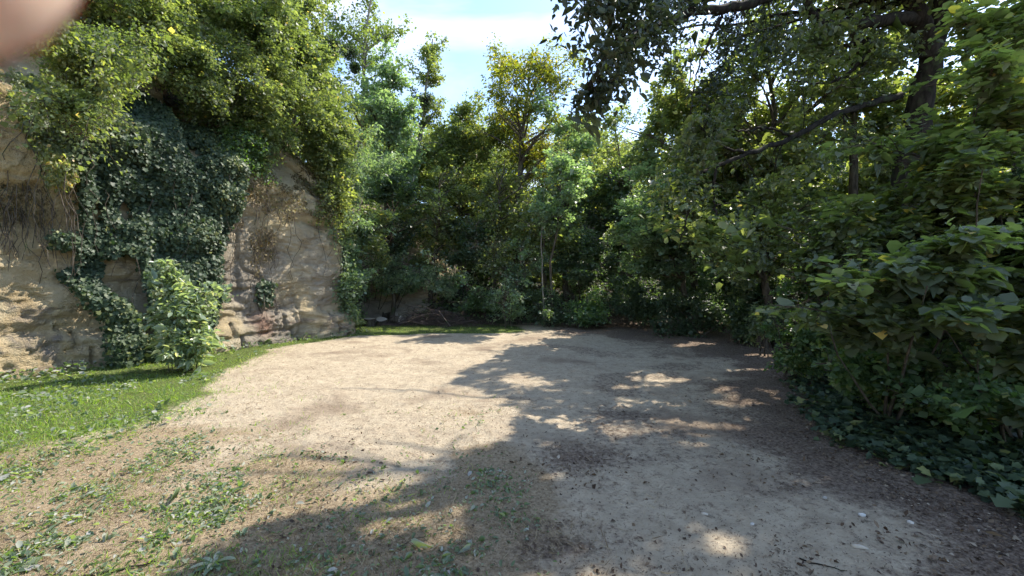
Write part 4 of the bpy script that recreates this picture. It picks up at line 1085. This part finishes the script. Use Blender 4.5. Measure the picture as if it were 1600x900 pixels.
# a rosette, fern, twigs, bark chips, stones
def rosette(name, label, cat, px, py, n, L, w, mat, seed, lift=.5, group=None):
    rng = np.random.default_rng(seed); g = G(px, py); z = float(ground_z([g[0]], [g[1]])[0])
    ang = rng.uniform(0, 2 * math.pi, n); V = []; Fc = []; o = 0; tt = []
    e = empty(name, (g[0], g[1], z), label, cat, group)
    for a0 in ang:
        l = L * rng.uniform(.6, 1.1); h = lift * rng.uniform(.5, 1.4); m = 7
        t = np.linspace(0, 1, m); r = l * t; zz = l * h * (t - .75 * t * t)
        ww = w * l * np.sin(np.clip(t * .92 + .08, 0, 1) * math.pi) ** .7 * .5
        dx, dy = math.cos(a0), math.sin(a0)
        L1 = np.stack([g[0] + r * dx - ww * dy, g[1] + r * dy + ww * dx, z + zz + .02 * l], 1)
        L2 = np.stack([g[0] + r * dx + ww * dy, g[1] + r * dy - ww * dx, z + zz + .02 * l], 1)
        Mi = np.stack([g[0] + r * dx, g[1] + r * dy, z + zz], 1)
        V += [L1, Mi, L2]
        for k in range(m - 1):
            Fc.append((o + k, o + k + 1, o + m + k + 1, o + m + k)); Fc.append((o + m + k, o + m + k + 1, o + 2 * m + k + 1, o + 2 * m + k))
        tt += [rng.random()] * (2 * (m - 1)); o += 3 * m
    mesh_obj('leaves', np.vstack(V), np.array(Fc), LM[mat], e, tint=np.array(tt))
WG = 'leafy rosettes in the foreground'
rosette('weed_rosette', 'bright green rosette weed at the bottom edge left of centre', 'weed', 335, 872, 14, .12, .28, 'elder', 601, .9, WG)
rosette('weed_rosette', 'small green rosette weed above the bright one', 'weed', 378, 828, 9, .06, .3, 'elder', 602, .9, WG)
rosette('weed_rosette', 'broad leaved rosette near the bottom left corner', 'weed', 120, 838, 12, .08, .5, 'weed', 603, .4, WG)
rosette('weed_rosette', 'flat dusty rosette at the left edge low down', 'weed', 40, 880, 12, .08, .5, 'weed', 604, .4, WG)

def fern(label, px, py, L, n, seed, group=None):
    rng = np.random.default_rng(seed); g = G(px, py); e = empty('fern', (g[0], g[1], 0), label, 'fern', group)
    for k in range(n):
        a0 = 2 * math.pi * k / n + rng.normal(0, .2); l = L * rng.uniform(.75, 1.1); m = 18
        t = np.linspace(0, 1, m); r = l * t * .8; z = l * (1.15 * t - .85 * t * t)
        pts = np.stack([g[0] + r * math.cos(a0), g[1] + r * math.sin(a0), z], 1)
        tg = unit(np.gradient(pts, axis=0)); side = np.array([-math.sin(a0), math.cos(a0), 0])
        pos = []; d = []; s = []
        for j in range(2, m):
            for sg in (-1, 1):
                for q in (0, .5):
                    pos.append(pts[j] - tg[j] * q * l / m); d.append(side * sg + tg[j] * .35); s.append(.22 * l * math.sin(min(1, (1.02 - t[j]) * 1.3) * math.pi / 2))
        pos = np.array(pos); d = unit(np.array(d)); nn = unit(np.cross(d, np.repeat(tg[2:], 4, 0)[:len(d)])); nn[nn[:, 2] < 0] *= -1
        leaves_mesh('frond', pos, d, nn, np.array(s), .28, 'leaf', rng.uniform(.4, 1, len(pos)) * .9, LM['elder'], e)
fern('arching yellow green fern at the foot of the far cliff corner', 548, 517, .75, 13, 610)

def log_mat():
    m, nt, out = new_mat('cut_wood')
    tc_ = N(nt, 'ShaderNodeTexCoord'); w = N(nt, 'ShaderNodeTexWave', wave_type='RINGS', rings_direction='Z')
    w.inputs['Scale'].default_value = 14; w.inputs['Distortion'].default_value = 1.5
    nt.links.new(tc_.outputs['Object'], w.inputs['Vector'])
    c = mix_col(nt, w.outputs['Fac'], (.30, .26, .21), (.42, .37, .30))
    b = N(nt, 'ShaderNodeBsdfPrincipled'); b.inputs['Roughness'].default_value = .85
    nt.links.new(c, b.inputs['Base Color']); nt.links.new(b.outputs[0], out.inputs['Surface'])
    return m
CUT = log_mat()
def log(label, px, py, r, L, axis, seed, zc=None):
    rng = np.random.default_rng(seed); g = G(px, py); axis = unit(np.array(axis, float))
    z0 = zc if zc is not None else (0.0 if axis[2] > .8 else r * .95)
    c0 = np.array([g[0], g[1], z0]) ; c1 = c0 + axis * L
    e = empty('log', tuple(c0), label, 'log', 'sawn logs by the brush pile')
    s = 22; ang = np.linspace(0, 2 * math.pi, s, endpoint=False)
    ref = np.array([0, 0, 1.0]) if abs(axis[2]) < .8 else np.array([1.0, 0, 0])
    a1 = unit(np.cross(axis, ref)); b1 = np.cross(axis, a1)
    rr = r * (1 + .07 * np.sin(ang * 3 + seed) + rng.normal(0, .02, s))
    rings = [];
    for k, t in enumerate(np.linspace(0, 1, 6)):
        q = rr * (1 + .06 * (t < .05)) * (1 + rng.normal(0, .015, s))
        rings.append(c0 + (c1 - c0) * t + q[:, None] * (np.cos(ang)[:, None] * a1 + np.sin(ang)[:, None] * b1))
    V = np.vstack(rings); F_ = []
    for k in range(5):
        for j in range(s): F_.append((k * s + j, k * s + (j + 1) % s, (k + 1) * s + (j + 1) % s, (k + 1) * s + j))
    mesh_obj('bark', V, np.array(F_), BARK, e, smooth_sh=True)
    for k, cc in ((0, c0), (5, c1)):
        ring = rings[k]; inner = cc + (ring - cc) * .985 + axis * (.004 if k else -.004)
        Vd = np.vstack([inner, cc + axis * (.004 if k else -.004)]); Fd = np.array([(j, (j + 1) % s, s) for j in range(s)])
        mesh_obj('cut_face', Vd, Fd, CUT, e)
log('upright sawn log stump at the left of the small log group', 577, 509, .20, .26, (.05, -.05, 1), 620)
log('upright sawn log with tilted pale top in the middle of the group', 596, 507, .19, .22, (.15, -.35, 1), 621)
log('log lying on its side at the right end of the group', 613, 506, .15, .42, (.9, -.45, .05), 622)
log('log lying behind the tilted one in the group', 598, 501, .14, .5, (1, .15, 0), 623, .2)
log('log resting high at the back left of the group', 582, 500, .14, .45, (1, -.1, 0), 624, .24)
log('log leaning at the back right of the group', 610, 501, .15, .4, (.6, -.7, .1), 625, .2)

def brush():
    rng = np.random.default_rng(630); g = G(672, 509)
    e = empty('brush_pile', (g[0], g[1], 0), 'tangled heap of dead brown branches against the bank', 'brush pile')
    paths = []
    for k in range(330):
        cx = rng.normal(0, .85); cyy = rng.normal(0, .35); h = max(0.03, .6 * math.exp(-(cx / 1.0) ** 2) * rng.random())
        a0 = rng.normal(0, .5) + (math.pi if rng.random() < .5 else 0); l = rng.uniform(.4, 1.2)
        d = np.array([math.cos(a0), math.sin(a0) * .7, rng.normal(0, .30)]); c = np.array([g[0] + cx, g[1] + .35 + cyy, h])
        p = curve_pts(c - d * l / 2, c + rng.normal(0, .12, 3), c + d * l / 2, 6); p[:, 2] = np.maximum(p[:, 2], .01)
        paths.append((p, np.linspace(rng.uniform(.006, .016), .003, 6)))
    paths.append((np.array([[g[0] + .35, g[1] - .2, .55], [g[0] + .6, g[1] - .35, .25], [g[0] + .8, g[1] - .45, .02]]), np.array([.03, .03, .03])))
    v, f = tube_arrays(paths); mesh_obj('branches', v, f, bark_mat('dead_wood', (.06, .042, .036), (.14, .105, .09)), e)
brush()

def brush2():
    rng = np.random.default_rng(631); g = G(975, 512)
    e = empty('brush_pile', (g[0], g[1], 0), 'dark heap of bare twigs in the hollow under the hornbeam', 'brush pile')
    paths = []
    for k in range(300):
        c = np.array([g[0] + np.clip(rng.normal(0, .6), -1.2, 1.2), g[1] + .5 + rng.normal(0, .2), .5 * rng.random()]); a0 = rng.uniform(0, 6.28); l = rng.uniform(.4, 1.1)
        d = np.array([math.cos(a0), math.sin(a0) * .7, rng.normal(0, .4)])
        p = curve_pts(c - d * l / 2, c + rng.normal(0, .12, 3), c + d * l / 2, 6); p[:, 2] = np.maximum(p[:, 2], .01)
        paths.append((p, np.linspace(.012, .003, 6)))
    v, f = tube_arrays(paths); mesh_obj('branches', v, f, BARK, e)
brush2()

def stick(label, p0, p1, r, seed, mat=BARK, name='stick'):
    rng = np.random.default_rng(seed); a0 = G(*p0); b0 = G(*p1)
    pts = np.array([[*a0, 0], [*b0, 0]], float); t = np.linspace(0, 1, 9)[:, None]
    p = pts[0] * (1 - t) + pts[1] * t + rng.normal(0, .006, (9, 3)); p[:, 2] = ground_z(p[:, 0], p[:, 1]) + r * .8 + .002
    v, f = tube_arrays([(p, r * np.linspace(1.0, .5, 9) * (1 + rng.normal(0, .08, 9)))])
    o = mesh_obj(name, v, f, mat, smooth_sh=True)
    return tag(o, label, 'stick')
stick('dark stick lying among weeds near the bottom left corner', (125, 895), (240, 868), .009, 640, BARK_DARK)
stick('thin curved twig on the shaded dry grass left of centre', (622, 845), (672, 828), .004, 641)
stick('thin dark twig at the bottom right of centre', (1250, 870), (1325, 892), .004, 642, BARK_DARK)
stick('thin pale twig on the sand near the bottom centre right', (1095, 797), (1112, 804), .004, 643, BARK_PALE)

def chip(label, px, py, L, W, ang, seed, col):
    rng = np.random.default_rng(seed); g = G(px, py); s = 12
    a0 = np.linspace(0, 2 * math.pi, s, endpoint=False); r = 1 + rng.normal(0, .14, s)
    x = L / 2 * np.cos(a0) * r; y = W / 2 * np.sin(a0) * r
    X_ = x * math.cos(ang) - y * math.sin(ang) + g[0]; Y_ = x * math.sin(ang) + y * math.cos(ang) + g[1]
    z = ground_z(X_, Y_) + .001; zt = z + .007 + rng.random(s) * .006
    V = np.vstack([np.stack([X_, Y_, z], 1), np.stack([X_, Y_, zt], 1), [[g[0], g[1], zt.mean() + .007]]])
    f4 = np.array([(j, (j + 1) % s, s + (j + 1) % s, s + j) for j in range(s)]); f3 = np.array([(s + j, s + (j + 1) % s, 2 * s) for j in range(s)])
    m, nt, out = new_mat('chip'); b = N(nt, 'ShaderNodeBsdfPrincipled'); b.inputs['Roughness'].default_value = .85
    gg = N(nt, 'ShaderNodeNewGeometry'); nt.links.new(mix_col(nt, noise(nt, gg.outputs['Position'], 90), tuple(c * .6 for c in col), col), b.inputs['Base Color']); nt.links.new(b.outputs[0], out.inputs['Surface'])
    o = mesh_obj('wood_chip' if L > W * 2.5 else 'stone', V, [f3, f4], m)
    tag(o, label, 'wood chip' if L > W * 2.5 else 'stone')
chip('pale wood chip lying on the path, largest at the lower right', 1342, 856, .075, .022, -.5, 651, (.55, .48, .38))
chip('white flat stone on the path above the largest wood chip', 1347, 805, .05, .035, .2, 652, (.68, .66, .6))
chip('small whitish stone at the right of the path', 1422, 818, .035, .02, -.7, 653, (.66, .62, .55))
chip('narrow pale wood chip left of the path centre', 1101, 800, .055, .012, -.6, 654, (.6, .54, .45))
chip('grey stone on the path near the sunlit patch', 1288, 781, .03, .022, .1, 655, (.4, .37, .32))
chip('tiny whitish stone right of the narrow wood chip', 1175, 817, .03, .015, .1, 656, (.6, .56, .5))

# ------------------------------------------------------------------ the fingertip that strays before the lens
def finger():
    m, nt, out = new_mat('skin')
    b = N(nt, 'ShaderNodeBsdfPrincipled'); b.inputs['Base Color'].default_value = (.92, .64, .50, 1); b.inputs['Roughness'].default_value = .5
    b.inputs['Subsurface Weight'].default_value = .3; b.inputs['Subsurface Radius'].default_value = (.008, .003, .002); b.inputs['Subsurface Scale'].default_value = 1.0
    nt.links.new(b.outputs[0], out.inputs['Surface'])
    ax = unit(np.array([-.80, .02, .60])); tip = np.array([-.0142, .0105, EYE + .0085]) ; 
    s = 20; ang = np.linspace(0, 2 * math.pi, s, endpoint=False)
    a1 = unit(np.cross(ax, np.array([0, 1.0, 0]))); b1 = np.cross(ax, a1)
    prof = [(0, .0008), (.0008, .0030), (.0022, .0048), (.0045, .0063), (.008, .0073), (.013, .0078), (.020, .0079), (.027, .0083), (.034, .0080), (.045, .0084), (.055, .0090), (.062, .0087)]
    V = [tip + ax * t + r * (np.cos(ang)[:, None] * a1 + .85 * np.sin(ang)[:, None] * b1) for t, r in prof]
    F_ = []
    for k in range(len(prof) - 1):
        for j in range(s): F_.append((k * s + j, k * s + (j + 1) % s, (k + 1) * s + (j + 1) % s, (k + 1) * s + j))
    V = np.vstack(V + [[tip - ax * .0002], [tip + ax * .0622]]); n0 = len(prof) * s
    f3 = [(j, n0, (j + 1) % s) for j in range(s)] + [((len(prof) - 1) * s + j, (len(prof) - 1) * s + (j + 1) % s, n0 + 1) for j in range(s)]
    o = mesh_obj('finger', V, [np.array(f3), np.array(F_)], m, smooth_sh=True)
    tag(o, 'blurred pink fingertip straying into the top left corner', 'finger')
    # nail on the side away from the lens
    t = np.linspace(.0015, .012, 6); aa = np.linspace(-.9, .9, 7); side = -np.sign(b1[1]) * -1
    c = math.pi / 2 * (1 if b1[1] > 0 else -1)
    Vn = np.array([tip + ax * ti + (np.interp(ti, [p[0] for p in prof], [p[1] for p in prof]) + .0003) * (math.cos(c + q) * a1 + .85 * math.sin(c + q) * b1) for ti in t for q in aa])
    Fn = np.array([(i * 7 + j, i * 7 + j + 1, (i + 1) * 7 + j + 1, (i + 1) * 7 + j) for i in range(5) for j in range(6)])
    m2, nt2, out2 = new_mat('nail'); b2 = N(nt2, 'ShaderNodeBsdfPrincipled'); b2.inputs['Base Color'].default_value = (.8, .55, .45, 1); b2.inputs['Roughness'].default_value = .25
    nt2.links.new(b2.outputs[0], out2.inputs['Surface'])
    nl = mesh_obj('fingernail', Vn, Fn, m2, smooth_sh=True); nl.parent = o
finger()
